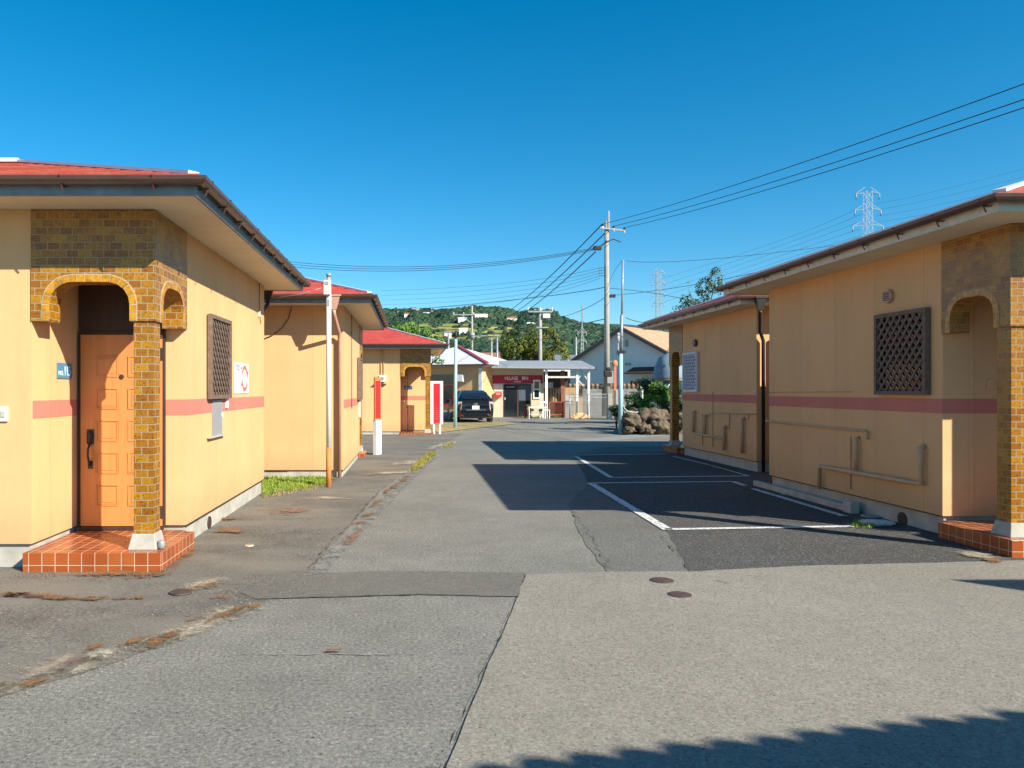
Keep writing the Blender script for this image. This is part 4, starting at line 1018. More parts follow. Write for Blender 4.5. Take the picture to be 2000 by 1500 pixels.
A = G(642, 952)+Vector((-.04, 0, 3.3)); B = Vector((-1.28-1.1, 13.25, 3.22))
o = MB().tube([Vector((0, 0, 0)), (B-A)*.5-Vector((0, 0, .03)), B-A], .006, 6).obj('overhead_wire', m_white, loc=A); tag(o, 'white drop cable from the white pole to the red roof gutter', 'cable', 'overhead wires')
for k in range(5):
    p0 = P(1712, 398+12*k, 170); wire([p0, P(1860, 366+14*k, 170), P(2080, 308+16*k, 170)], .03, 'faint transmission line number %s to the right of the near pylon' % ('one', 'two', 'three', 'four', 'five')[k])
    p0 = P(1680, 405+14*k, 170); wire([p0, P(1500, 478+10*k, 230), P(1290, 545+12*k, 300)], .03, 'faint transmission line number %s between the two right pylons' % ('one', 'two', 'three', 'four', 'five')[k])

def pylon(px, ptop, Y, wtop, wbot, label, arms, hw):
    top = P(px, ptop, Y); r_ = empty('pylon', (top.x, Y, 0), label, 'pylon', 'lattice pylons'); H = top.z; b = MB(); n = 22; t = hw
    def hw_(z): f = z/H; return (wbot*(1-f)**2.2+wtop*(1-(1-f)**2.2))/2
    for sx in (-1, 1):
        for sy in (-1, 1):
            for k in range(n):
                z0, z1 = H*k/n, H*(k+1)/n; b.bar((sx*hw_(z0), sy*hw_(z0), z0), (sx*hw_(z1), sy*hw_(z1), z1), t)
    for k in range(n):
        z0, z1 = H*k/n, H*(k+1)/n; a, c_ = hw_(z0), hw_(z1)
        for s in (-1, 1):
            b.bar((-a, s*a, z0), (c_, s*c_, z1), t*.7); b.bar((a, s*a, z0), (-c_, s*c_, z1), t*.7); b.bar((s*a, -a, z0), (s*c_, c_, z1), t*.7)
    b.obj('tower_frame', m_steel, r_)
    for zf, L_ in arms:
        z = H-zf; a = MB(); w2 = hw_(z)
        for s in (-1, 1):
            a.bar((s*w2, -w2, z), (s*L_, 0, z-.3), t); a.bar((s*w2, 0, z+1.2), (s*L_, 0, z-.3), t); a.bar((s*w2, w2, z), (s*L_, 0, z-.3), t)
            a.tube([(s*L_, 0, z-.3), (s*L_, 0, z-1.6)], .12, 6)
        a.obj('crossarm', m_steel, r_)
pylon(1695, 373, 170, 1.3, 5, 'steel lattice pylon standing above the roof of the nearest right bungalow', [(.3, 2.6), (4, 2.9), (7.6, 3.4), (11, 3)], .065)
pylon(1286, 528, 300, 1.5, 4, 'slim pale pylon left of the slender tree', [(.5, 2.2), (4.5, 2.4), (9, 2.4), (13, 2.2)], .13)
pylon(1137, 597, 260, .25, 3.4, 'small lattice pylon on the valley floor right of the autumn tree', [(9, 1.5), (12, 1.5)], .14)

# ---------------------------------------------------------------- office
YO = 42
def OX(px): return (px-CX)*YO/F
def OZ(py): return EYE-(py-CY)*YO/F
r_ = empty('office', (OX(961), YO, .1), 'small cream office with a dark red VILLAGE sign band and lean-to metal roof', 'building')
def oo(px, py, d=0): return Vector((OX(px)-OX(961), -d, OZ(py)-.1))
def obx(name, p0, p1, d0, d1, mat, par=None, **k):
    a, c_ = oo(*p0), oo(*p1); return MB().box((a.x, -d0, a.z), (c_.x, -d1, c_.z)).obj(name, mat, par or r_, **k)
m_cream = M('cream_render', (.58, .50, .36), .8, .1, 3)
obx('wall', (961, 817), (1062, 719), -3, 0, m_cream)
obx('sign_band', (961, 749), (1060, 733), .001, .05, m_dred)
sb = r_.children[-1]
text('sign_text', 'VILLAGE', .27, m_text, sb, oo(985, 742, .053), (1, 0, 0), (0, 0, 1), .003, sx=.74)
text('sign_text', 'BFH', .27, m_text, sb, oo(1019, 742, .053), (1, 0, 0), (0, 0, 1), .003, sx=.74)
text('sign_text', '(OFFICE)', .12, m_text, sb, oo(1003, 747, .053), (1, 0, 0), (0, 0, 1), .003, sx=.9)
obx('notice_board', (965, 764), (982, 751), .001, .03, m_lgrey)
d_ = obx('sliding_door', (983.5, 815), (1037, 750), .002, .03, m_dkwood)
obx('door_glass', (985, 813), (1009, 752), .031, .036, m_glass, d_)
obx('door_curtain', (1013, 782), (1035.5, 753), .031, .036, M('slate_curtain', (.07, .09, .12), .8, .3, 3, stretch=(12, 1, .1)), d_)
obx('door_glass', (1013, 812), (1035.5, 783), .031, .036, m_glass, d_)
obx('door_stile', (1009.5, 814), (1012.5, 751), .031, .045, m_dkwood, d_)
text('door_text', 'VILLAGE BFH', .085, m_text, d_, oo(988, 754.5+2.5, .038), (1, 0, 0), (0, 0, 1), .001)
obx('door_handle', (985.5, 781), (986.8, 776), .037, .06, m_white, d_)
w_ = obx('window', (1041, 779), (1055, 742), .002, .06, m_white)
obx('pane', (1043.5, 759), (1052.5, 745), .061, .066, M('yellow_green_glass', (.16, .17, .06), .15), w_)
obx('pane', (1043.5, 776), (1052.5, 761.5), .061, .066, m_glass, w_)
bb = MB(); a = oo(956, 720); c_ = oo(1152, 716)
bb.add([(a.x, -1.2, a.z), (c_.x, -1.2, a.z-.05), (c_.x, 2.2, c_.z+.32), (a.x, 2.2, c_.z+.32), (a.x, -1.2, a.z+.10), (c_.x, -1.2, a.z+.05), (c_.x, 2.2, c_.z+.42), (a.x, 2.2, c_.z+.42)], [(0,3,2,1),(4,5,6,7),(0,1,5,4),(1,2,6,5),(2,3,7,6),(3,0,4,7)])
bb.obj('lean_to_roof', m_grey, r_)
for px in (1062, 1121, 1143):
    obx('post', (px-2.2, 817), (px+2.2, 721), .75, .87, m_white)
MB().bar(oo(1062, 737, .8), oo(1121, 737, .8), .1).obj('beam', m_lgrey, r_)
for a_, c_ in (((1121, 745), (1131, 727)), ((1121, 740), (1112, 727)), ((1143, 746), (1131, 727)), ((1122, 742), (1133, 754))):
    MB().bar(oo(*a_, .8), oo(*c_, .8), .06).obj('brace', m_lgrey, r_)
obx('back_wall', (1063, 816), (1119, 724), -1.5, -1.4, m_dkwood)
obx('back_window', (1070, 758), (1089, 746), -1.39, -1.36, m_lgrey)
obx('timber_post', (1093, 816), (1100, 724), .3, .42, M('brick_red_post', (.25, .10, .06), .8))
b = MB()
for k in range(7): a = oo(1066+5.3*k, 786); c_ = oo(1069+5.3*k, 757); b.box((a.x, .35, a.z), (c_.x, .39, c_.z))
b.obj('slat_screen', m_wood, r_)
# red postbox on the wall: fixed part
pbx = obx('mailbox', (966, 775), (979, 766), .03, .32, m_red, bevel=.02); obx('mail_slot', (968, 770), (976, 769), .321, .325, m_white, pbx)
# furniture before the office (things)
def chair(px, py, Y, label, flip=1):
    p = P(px, py, Y); r2 = empty('garden_chair', (p.x, Y, gz(Y)), label, 'chair', 'white chairs before the office', R(10*flip))
    MB().box((-.22, -.2, .42), (.22, .2, .45)).obj('seat', m_white, r2, bevel=.01)
    b = MB(); b.box((-.22, .17, .82), (.22, .2, .9)); b.box((-.22, .17, .55), (.22, .2, .6))
    for k in range(5): b.box((-.2+.095*k, .175, .6), (-.18+.095*k, .195, .82))
    b.obj('backrest', m_white, r2)
    for x in (-.2, .2):
        for y in (-.18, .18): MB().box((x-.018, y-.018, 0), (x+.018, y+.018, .42 if y < 0 else .82)).obj('leg', m_white, r2)
chair(1064, 815, 40.6, 'white slat-back garden chair at the right end by the red lattice', 1)
r2 = empty('garden_table', (P(1048, 0, 40.2).x, 40.2, .1), 'low white table with thin legs before the office door', 'table')
MB().box((-.45, -.25, .58), (.45, .25, .62)).obj('tabletop', m_white, r2)
for x in (-.42, .42):
    for y in (-.22, .22): MB().box((x-.02, y-.02, 0), (x+.02, y+.02, .58)).obj('leg', m_white, r2)
MB().box((-.4, -.2, .22), (.4, .2, .24)).obj('shelf', m_white, r2)
for i_, (x, lb) in enumerate(((-.25, 'plant pot with grey leaves on the shelf of the white table'), (.22, 'plant pot with green leaves at the right of the white table shelf'))):
    pr = empty('plant_pot', (r2.location.x+x, 40.2, .34), lb, 'plant')
    MB().tube([(0, 0, 0), (0, 0, .13)], [.06, .08], 10).obj('pot', m_terra, pr); b = MB(); leaves(b, (0, 0, .2), (.12, .1, .09), 120, .035); b.obj('foliage', m_leafb, pr, fix=False)
st = empty('stool', (P(1031, 0, 40.8).x, 40.8, .1), 'dark red stool holding a pot of dry plants left of the white table', 'stool')
MB().box((-.17, -.17, .40), (.17, .17, .44)).obj('seat', m_dred, st)
for x in (-.14, .14):
    for y in (-.14, .14): MB().box((x-.02, y-.02, 0), (x+.02, y+.02, .40)).obj('leg', m_dred, st)
pr = empty('plant_pot', (st.location.x, 40.8, .54), 'pot of straw-coloured dry plants on the dark red stool', 'plant')
MB().tube([(0, 0, 0), (0, 0, .12)], [.07, .09], 10).obj('pot', m_terra, pr); b = MB(); leaves(b, (0, 0, .2), (.16, .12, .12), 160, .05); b.obj('foliage', m_leafo, pr, fix=False)
# red lattice screen
lx0, lx1 = P(1072, 0, 41).x, P(1104, 0, 41).x
r2 = empty('lattice_screen', ((lx0+lx1)/2, 41, .1), 'low red-brown diagonal lattice screen beside the white chair', 'screen'); hw = (lx1-lx0)/2
b = MB().box((-hw, -.02, .15), (-hw+.05, .02, .88)).box((hw-.05, -.02, .15), (hw, .02, .88)).box((-hw, -.021, .83), (hw, .021, .88)).box((-hw, -.021, .15), (hw, .021, .20))
for x in (-hw+.05, hw-.05): b.box((x-.03, -.03, 0), (x+.03, .03, .15))
m_rl = M('red_brown_stain', (.32, .08, .04), .7, .15); b.obj('screen_frame', m_rl, r2)
b = MB()
for sgn in (-1, 1):
    for k in range(-4, 12):
        x0_ = -hw+.15*k; x1_ = x0_+.66
        if sgn < 0: x0_, x1_ = x1_, x0_
        za, zb = .2, .83
        pa, pb_ = Vector((x0_, sgn*.008, za)), Vector((x1_, sgn*.008, zb))
        lo, hi = -hw, hw; t0, t1_ = 0, 1; dx = pb_.x-pa.x
        ta, tb = sorted(((lo-pa.x)/dx, (hi-pa.x)/dx)); t0, t1_ = max(0, ta), min(1, tb)
        if t1_-t0 > .05: b.bar(pa.lerp(pb_, t0), pa.lerp(pb_, t1_), .012, .03, up=(0, 1, 0))
b.obj('lattice', m_rl, r2)
# boards, slab, mesh fence
def tbox(name, px0, px1, py0, py1, Y, th, mat, label, cat, z0=None, **k):
    a, c_ = P(px0, py0, Y), P(px1, py1, Y); zb = gz(Y) if z0 is None else z0
    o = MB().box((-(c_.x-a.x)/2, 0, zb-.02), ((c_.x-a.x)/2, th, a.z)).obj(name, mat, loc=((a.x+c_.x)/2, Y, 0), **k); return tag(o, label, cat)
tbox('timber_fence', 1102, 1138, 757, 0, 43, .06, m_wood, 'plain timber board fence behind the lean-to posts', 'fence')
tbox('concrete_slab', 1104, 1120, 772, 0, 41.1, .1, M('grey_slab', (.40, .39, .36), .85, .15, 4), 'upright grey concrete slab right of the red-brown lattice', 'slab')
fx0, fx1 = P(1113, 0, 40.7).x, P(1191, 0, 40.7).x
r2 = empty('mesh_fence', (fx0, 40.7, .1), 'grey wire mesh fence behind the sleeping dog', 'fence'); L_ = fx1-fx0
for x in (0, L_/2-.1, L_): MB().tube([(x, 0, 0), (x, 0, 1.3)], .03, 8).obj('post', m_steel, r2)
b = MB().tube([(0, 0, 1.28), (L_, 0, 1.28)], .018, 6).tube([(0, 0, 1.1), (L_, 0, 1.1)], .01, 6); b.obj('rail', m_steel, r2)
b = MB(); k = -8
while k*.1 < L_:
    for sgn in (1, -1):
        xa = k*.1; xb = xa+1.2
        if sgn < 0: xa, xb = xb, xa
        za, zb = .03, 1.23; dx = xb-xa; ta, tb = sorted(((0-xa)/dx, (L_-xa)/dx)); t0, t1_ = max(0, ta), min(1, tb)
        if t1_-t0 > .03: b.bar((xa+dx*t0, 0, za+1.2*t0), (xa+dx*t1_, 0, za+1.2*t1_), .007)
    k += 1
b.obj('wire_mesh', m_steel, r2, fix=False)
# block wall with tile coping
wx0, wx1 = P(1100, 0, 44).x, P(1250, 0, 44).x
r2 = empty('garden_wall', (wx0, 44, .1), 'long grey block wall topped with wavy brown tiles', 'wall'); L_ = wx1-wx0
MB().box((0, .0, -.2), (L_, .18, 1.68)).obj('wall_body', brickmat('grey_block', (.20, .20, .19), (.25, .245, .23), (.13, .13, .12), .4, .2, .008, rough=.9), r2)
b = MB(); n_ = int(L_/.26)
for k in range(n_):
    x = (k+.5)*L_/n_; b.tube([(x, -.10, 1.70), (x, .09, 1.80), (x, .28, 1.70)], [.085, .09, .085], 8)
b.obj('tile_coping', M('brown_coping', (.36, .22, .13), .7, .2), r2)
MB().tube([(L_+.1, -.05, 0), (L_+.1, -.05, 1.6), (L_-.05, -.05, 1.72)], .07, 10).obj('drain_pipe', m_lgrey, r2)
for px0, px1, pt, lb in ((1187, 1196, 769, 'left of the two pale concrete gateposts by the mesh fence'), (1202, 1218, 762, 'wider right of the two pale concrete gateposts by the mesh fence')):
    o = tbox('gatepost', px0, px1, pt, 0, 39, .25, m_cpole, lb, 'gatepost', bevel=.03); o['group'] = 'concrete gateposts'
# orange post with tools
q = P(1201, 0, 42); r2 = empty('garden_heater', (q.x, 42, .1), 'orange post with a black bag hanging beside the tall pole', 'post')
z = lambda py: P(0, py, 42).z-.1
MB().box((-.07, -.05, 0), (.07, .05, z(712))).obj('orange_post', M('orange_paint', (.62, .17, .06), .6, .1), r2)
MB().sphere((0, 0, z(710)), (.16, .1, .2), 10, 8).obj('orange_head', M('orange_head_paint', (.66, .22, .08), .6, .1), r2)
MB().box((-.62, -.15, z(736)), (-.18, .1, z(724))).box((-.5, -.12, z(724)), (-.25, .08, z(717))).obj('black_bag', m_black, r2, bevel=.05)
MB().bar((-.4, 0, z(706)), (0, 0, z(706)), .03).obj('hook_arm', m_steel, r2)
# mushroom shelter with slide
q = P(1308, 0, 33); r2 = empty('play_shelter', (q.x, 33, .0), 'grey-blue mushroom roofed play shelter with a blue slide behind the shaded bungalow', 'playhouse')
z = lambda py: P(0, py, 33).z
MB().tube([(0, 0, z(742)), (0, 0, z(739)), (0, 0, z(738)), (0, 0, z(715)), (0, 0, z(698)), (0, 0, z(688))], [.66, .72, .72, .62, .46, .02], 10).obj('mushroom_roof', M('bluegrey_shingles', (.17, .24, .30), .6, .25, 8, bmp=.4), r2)
MB().tube([(0, 0, z(745)), (0, 0, z(741))], [.55, .69], 28).obj('roof_rim', m_wood, r2)
MB().tube([(0, 0, 0), (0, 0, z(742))], .12, 12).obj('centre_post', m_wood, r2)
s0, s1 = Vector((-.05, -.2, z(735))), Vector((-.72, -.5, z(768)))
MB().bar(s0, s1, .26, .03).bar(s0+Vector((.0, 0, .06)), s1+Vector((0, 0, .06)), .03, .1).obj('slide', M('slide_blue', (.05, .20, .42), .4, .05), r2)
MB().bar(s0+Vector((.2, -.12, 0)), s1+Vector((.2, -.12, 0)), .05).obj('slide_rail', m_bpole, r2)

# ---------------------------------------------------------------- hip roofed white-roof house (rotated)
def hiphouse():
    c0 = Vector((3.9, 40.2, .1)); th = math.atan2(7, 3.6)  # near corner; right wall direction
    r_ = empty('hipped_house', c0, 'yellow house with a pale hipped roof and dark red hip line, left of the office', 'house', rz=th-R(90))
    # local: +y = right wall (receding), -x = front-left wall
    L1, L2, zt, zo = 7.2, 6.6, 2.85, .35
    MB().box((-L2+.4, .4, 0), (-.4, L1-.4, zt)).obj('wall', m_wall, r_)
    b = MB(); A = [(-L2, 0), (0, 0), (0, L1), (-L2, L1)]; ax = (-L2/2, L1/2, zt+1.25)
    b.add([(*p, zt+.06) for p in A]+[ax], [(0,1,4),(1,2,4),(2,3,4),(3,0,4)]); b.add([(*p, zt+.06) for p in A]+[(*p, zt-.06) for p in A], [(0,4,5,1),(1,5,6,2),(2,6,7,3),(3,7,4,0),(4,7,6,5)])
    rf = b.obj('roof', m_wroof, r_)
    MB().bar((0, 0, zt+.10), (ax[0], ax[1], ax[2]+.05), .2, .06).obj('hip_cap', M('dark_red_cap', (.35, .03, .04), .5), rf)
    MB().bar((0.03, 0.0, zt), (.03, L1, zt), .08).bar((-L2, -.03, zt), (0, -.03, zt), .08).obj('gutter', m_gut, r_)
    MB().box((-4.6, .36, 1.85), (-1.9, .39, 2.35)).obj('high_window', m_glass, r_)
    lw = MB().box((-4.4, .36, .75), (-2.0, .39, 1.65)).obj('window', m_glass, r_)
    MB().box((-4.5, .30, 1.65), (-1.9, .38, 1.75)).box((-4.5, .30, .66), (-1.9, .38, .75)).box((-3.25, .33, .75), (-3.2, .38, 1.65)).obj('window_trim', m_red, lw)
    MB().box((-2.0, .1, 1.95), (-1.45, .39, 2.35)).obj('vent_hood', m_white, r_, bevel=.03)
    MB().box((-.62, .30, 0), (-.42, .39, 2.7)).obj('white_panel', m_white, r_)
hiphouse()
# grey awning stuff (white hedge stones) beside the car
for i_, (px, lb) in enumerate(((867, 'pale garden stones left heap beside the car'), (875, 'pale garden stones right heap beside the car'))):
    p = P(px, 815, 37); p.z = .25
    bm = bmesh.new(); bmesh.ops.create_icosphere(bm, subdivisions=3, radius=1)
    for v in bm.verts: q = 1+.4*noise.noise(v.co*2+Vector((i_*5, 0, 0))); v.co = Vector((v.co.x*.2*q, v.co.y*.2*q, v.co.z*.27*q))
    me = bpy.data.meshes.new('garden_stone'); bm.to_mesh(me); bm.free(); me.materials.append(M('pale_stone%d' % i_, (.45, .43, .38), .9, .5, 9, bmp=.6))
    o = bpy.data.objects.new('garden_stone', me); C.objects.link(o); o.location = p; tag(o, lb, 'rock', 'garden stones')

# ---------------------------------------------------------------- gable house
def gable():
    th = R(42); c0 = P(1218, 0, 50); c0.z = .1
    r_ = empty('gable_house', c0, 'pale rendered gable house with a bright terracotta tile roof', 'house', rz=-th)
    # local x = along gable to the right (towards camera), y = ridge direction away
    hw, ze, za, L_ = 4.0, 3.3, 5.55, 9
    m_g = M('pale_grey_render', (.72, .71, .69), .85, .06, 1.5)
    MB().plate([(-hw, 0), (hw, 0), (hw, ze), (0, za), (-hw, ze)], lambda p: (p[0], 0, p[1]), lambda p: (p[0], L_, p[1])).obj('wall', m_g, r_)
    b = MB(); e = .35; sl = (za-ze)/hw; th_ = .12
    for s in (-1, 1):
        x1 = s*(hw+.5); z1 = za-sl*(hw+.5)
        b.add([(0, -e, za+.05), (x1, -e, z1+.05), (x1, L_+e, z1+.05), (0, L_+e, za+.05), (0, -e, za+.05+th_), (x1, -e, z1+.05+th_), (x1, L_+e, z1+.05+th_), (0, L_+e, za+.05+th_)], [(0,3,2,1),(4,5,6,7),(0,1,5,4),(1,2,6,5),(2,3,7,6),(3,0,4,7)])
    rf = b.obj('roof', m_terra, r_)
    b = MB()
    for s in (-1, 1): b.bar((0, -e-.03, za), (s*(hw+.5), -e-.03, za-sl*(hw+.5)), .05, .2)
    b.obj('bargeboard', M('dark_bargeboard', (.13, .10, .10), .7), r_)
    w_ = MB().box((.4, -.03, 1.05), (2.0, -.005, 2.2)).obj('window', m_white, r_)
    MB().box((.5, -.045, 1.12), (1.15, -.035, 2.12)).obj('pane', m_glass, w_); MB().box((1.25, -.045, 1.12), (1.9, -.035, 2.12)).obj('pane', m_glass, w_)
    MB().add([(.7, -.02, 2.95), (2.5, -.02, 2.95), (2.3, -.6, 2.55), (.3, -.6, 2.55), (.7, -.02, 3.0), (2.5, -.02, 3.0), (2.3, -.6, 2.6), (.3, -.6, 2.6)], [(0,1,2,3),(7,6,5,4),(0,4,5,1),(1,5,6,2),(2,6,7,3),(3,7,4,0)]).obj('awning', m_dkwood, r_)
    for x, z in ((.2, 3.2), (.45, 3.2), (2.6, 3.3), (-2.1, 3.0), (-3.2, 3.0)): MB().box((x-.07, -.06, z-.08), (x+.07, -.005, z+.08)).obj('wall_vent', m_grey, r_)
    MB().box((.15, -.12, 4.35), (.3, -.005, 4.8)).obj('attic_vent', m_grey, r_)
gable()
# generic background houses
def bghouse(px, Y, w_, d_, h, rh, wallc, roofc, label, rz=0, z=0.1, name='distant_house', group='distant houses', wins=True):
    q = P(px, 0, Y); r_ = empty(name, (q.x, Y, z), label, 'house', group, rz)
    MB().box((-w_/2, 0, -3 if z > 1 else 0), (w_/2, d_, h)).obj('wall', wallc, r_)
    o = .25; MB().plate([(-o, h), (d_+o, h), (d_/2, h+rh)], lambda p: (-w_/2-o, p[0], p[1]), lambda p: (w_/2+o, p[0], p[1])).obj('roof', roofc, r_)
    if wins:
        n_ = max(1, int(w_/2.5))
        for k in range(n_):
            x = -w_/2+(k+.5)*w_/n_; MB().box((x-.5, -.04, h*.35), (x+.5, -.01, h*.75)).obj('window', m_glass, r_)
m_hw = M('white_render', (.72, .70, .66), .8, .05); m_hc = M('cream_wall', (.6, .54, .42), .8, .05)
m_rg = M('grey_tile', (.20, .20, .21), .7, .2); m_rb = M('brown_tile', (.30, .13, .08), .7, .2)
bghouse(1135, 70, 7, 6, 4.2, .7, m_hw, m_rg, 'white building with a flat grey roof between autumn tree and gable house')
bghouse(1105, 58, 3.6, 4, 3.3, .6, m_hw, m_wroof, 'low white shed roof just above the lean-to')
bghouse(925, 120, 9, 6, 6.0, 1.6, m_hc, m_rb, 'brown roofed house behind the hipped roof')
bghouse(955, 150, 11, 7, 6.5, 1.5, m_hw, m_rg, 'pale house with grey roof behind the pair of posts')
bghouse(885, 140, 10, 7, 7, 1.5, m_hw, m_rg, 'pale house behind the thin blue pole')
bghouse(1165, 150, 9, 7, 6.5, 1.8, m_hc, m_rg, 'cream house right of the small pylon')

# ---------------------------------------------------------------- car
def car():
    p = P(929, 0, 34.6); r_ = empty('parked_car', (p.x, 34.6, gz(34.6)), 'dark navy hatchback parked with its rear to the road beside the office', 'car', rz=R(4))
    m_c = M('navy_car_paint', (.003, .005, .012), .16, .1, 1, bmp=0, spec=.8)
    m_c.node_tree.nodes['Principled BSDF'].inputs['Coat Weight'].default_value = 1
    # stations along y (rear = 0): (y, halfwidth low, z of belt, roof z, roof halfwidth, bottom z)
    S = [(0.0, .74, .84, .90, .66, .34), (.06, .82, 1.03, 1.10, .70, .26), (.16, .86, 1.04, 1.20, .68, .22), (.5, .875, 1.0, 1.36, .64, .2), (1.0, .88, .96, 1.45, .60, .19), (1.6, .88, .93, 1.48, .57, .18),
         (2.2, .88, .91, 1.49, .57, .18), (2.8, .88, .89, 1.40, .58, .18), (3.3, .87, .88, 1.12, .62, .18), (3.6, .86, .86, .93, .66, .18), (4.1, .80, .76, .80, .6, .2), (4.42, .6, .58, .62, .45, .26)]
    vs_ = []; rings = []
    for (y, hw, zb, zr, rw, z0) in S:
        half = [(0, z0), (hw*.85, z0), (hw*.97, z0+.08), (hw, (z0+zb)/2+.02), (hw*.985, zb-.08), (hw*.94, zb), ((hw*.94+rw)/2+.02, (zb+zr)/2), (rw, zr-.05), (rw*.88, zr-.008), (0, zr)]
        ring = [(x, y, z) for x, z in half]+[(-x, y, z) for x, z in reversed(half[1:-1])]
        rings.append(ring)
    n = len(rings[0]); vs_ = [v for r in rings for v in r]; fs = []
    for i in range(len(S)-1):
        for k in range(n): a, b_ = i*n+k, i*n+(k+1) % n; fs.append((a, b_, b_+n, a+n))
    fs += [tuple(range(n)), tuple(range((len(S)-1)*n, len(S)*n))]
    body = MB().add(vs_, fs, True).obj('body', m_c, r_, bevel=0)
    # rear window, side windows: thin shells following the body
    b = MB(); b.add([(-.60, .035, 1.045), (.60, .035, 1.045), (.60, .52, 1.315), (-.60, .52, 1.315), (-.5, .95, 1.425), (.5, .95, 1.425)], [(0, 1, 2, 3), (3, 2, 5, 4)])
    b.xf(lambda v: v+Vector((0, -.015, .07))).obj('rear_window', m_glass, r_)
    b = MB().box((-.6, -.015, .86), (.6, .0, 1.0)); b.obj('lower_rear_glass', m_glass, r_, bevel=.01)
    MB().box((-.64, -.02, 1.02), (.64, .12, 1.055)).obj('spoiler', m_c, r_, bevel=.012)
    for s in (-1, 1):
        sg = MB(); pts = [(.55, 1.05), (1.2, 1.30), (1.7, 1.38), (2.3, 1.39), (2.9, 1.20), (3.2, 1.0), (2.3, .99), (1.4, 1.0)]
        sg.plate(pts, lambda p: (s*(.87-(p[1]-.95)*.62), p[0], p[1]), lambda p: (s*(.85-(p[1]-.95)*.62), p[0], p[1])); sg.obj('side_window', m_glass, r_)
        MB().add([(s*.62, -.02, .98), (s*.80, .02, .98), (s*.83, .10, .62), (s*.66, -.03, .62), (s*.86, .30, .95), (s*.885, .32, .66)], [(0, 1, 2, 3), (1, 4, 5, 2)]).obj('tail_light', M('clear_tail_lens' if s > 0 else 'clear_tail_lens_b', (.62, .48, .48), .15, .05, spec=.8), r_)
        MB().box((s*.5-.18, -.02, .34), (s*.5+.18, .0, .38)).obj('reflector', m_dred, r_)
        MB().sphere((s*.97, 3.0, 1.0), (.11, .06, .08), 10, 6).obj('mirror', m_c, r_)
    MB().box((-.72, -.075, .42), (.72, .10, .60)).box((-.60, -.06, .24), (.60, .1, .42)).obj('bumper', m_c, r_, bevel=.04)
    MB().box((-.45, -.085, .595), (.45, -.07, .61)).obj('chrome_strip', m_steel, r_)
    MB().box((-.165, -.05, .63), (.165, -.03, .795)).obj('licence_plate', m_white, r_)
    b = MB(); b.tube([(.07*math.cos(t)*1.2, -.03, .86+.04*math.sin(t)) for t in [2*math.pi*k/16 for k in range(17)]], .007, 6, False); b.tube([(.03*math.cos(t), -.03, .86+.035*math.sin(t)) for t in [2*math.pi*k/12 for k in range(13)]], .006, 6, False); b.obj('emblem', m_steel, r_)
    MB().tube([(0, .95, 1.44), (0, 1.1, 1.52)], .02, 6).obj('antenna', m_black, r_)
    for s in (-1, 1):
        for y in (.75, 3.45):
            wh = MB(); wh.tube([(s*.66, y, .31), (s*.68, y, .31), (s*.86, y, .31), (s*.885, y, .31)], [.28, .31, .31, .28], 24).obj('wheel', m_black, r_)
            rim = MB(); rim.tube([(s*.886, y, .31), (s*.893, y, .31)], .19, 20).obj('rim', m_steel, r_.children[-1])
car()

# ---------------------------------------------------------------- sleeping dog
def dog():
    p = P(1131, 0, 39.6); m_f = M('tan_fur', (.60, .36, .18), .9, .25, 18, bmp=.6, bscale=120)
    r_ = empty('dog', (p.x, 39.6, .1), 'tan dog lying asleep in front of the mesh fence', 'dog')
    def ell(x, y, z, rx, ry, rz): return (x, y, z, rx, ry, rz)
    bm = bmesh.new()
    def seg(pts):
        vs = [bm.verts.new(q[:3]) for q in pts]
        for a, b_ in zip(vs, vs[1:]): bm.edges.new((a, b_))
        return vs
    spine = seg([(.36, .05, .15), (.22, .05, .19), (.04, .03, .20), (-.12, .0, .19), (-.24, -.03, .17), (-.34, -.08, .14), (-.43, -.12, .10), (-.50, -.14, .07)])
    rad = [.13, .16, .155, .15, .10, .095, .06, .035]
    allr = list(rad)
    def limb(root, pts, rs):
        prev = root
        for q, r__ in zip(pts, rs):
            v = bm.verts.new(q); bm.edges.new((prev, v)); prev = v; allr.append(r__)
    limb(spine[3], [(-.18, -.12, .10), (-.30, -.20, .045), (-.42, -.22, .035)], [.07, .04, .035])
    limb(spine[3], [(-.10, -.13, .08), (-.22, -.25, .04), (-.34, -.28, .035)], [.06, .04, .035])
    limb(spine[0], [(.30, -.12, .12), (.14, -.20, .05), (.05, -.24, .035)], [.10, .05, .035])
    limb(spine[0], [(.46, -.02, .10), (.50, -.14, .05), (.42, -.24, .035)], [.05, .04, .03])
    bm.verts.ensure_lookup_table()
    me = bpy.data.meshes.new('body'); bm.to_mesh(me); bm.free(); me.materials.append(m_f)
    o = bpy.data.objects.new('body', me); C.objects.link(o); o.parent = r_
    sk = o.modifiers.new('skin', 'SKIN'); 
    if not me.skin_vertices:
        bm2 = bmesh.new(); bm2.from_mesh(me); bm2.verts.layers.skin.verify(); bm2.to_mesh(me); bm2.free()
    for i, r__ in enumerate(allr): me.skin_vertices[0].data[i].radius = (r__, r__)
    me.skin_vertices[0].data[3].use_root = True
    ss = o.modifiers.new('sub', 'SUBSURF'); ss.levels = 2; ss.render_levels = 2
    for s in (-1, 1): MB().sphere((-.33, -.09+s*.075, .16), (.035, .02, .05), 8, 6).obj('ear', M('brown_ear%d' % (s+1), (.38, .20, .09), .9), r_)
    MB().sphere((-.535, -.15, .085), .016, 8, 6).obj('nose', m_black, r_)
dog()

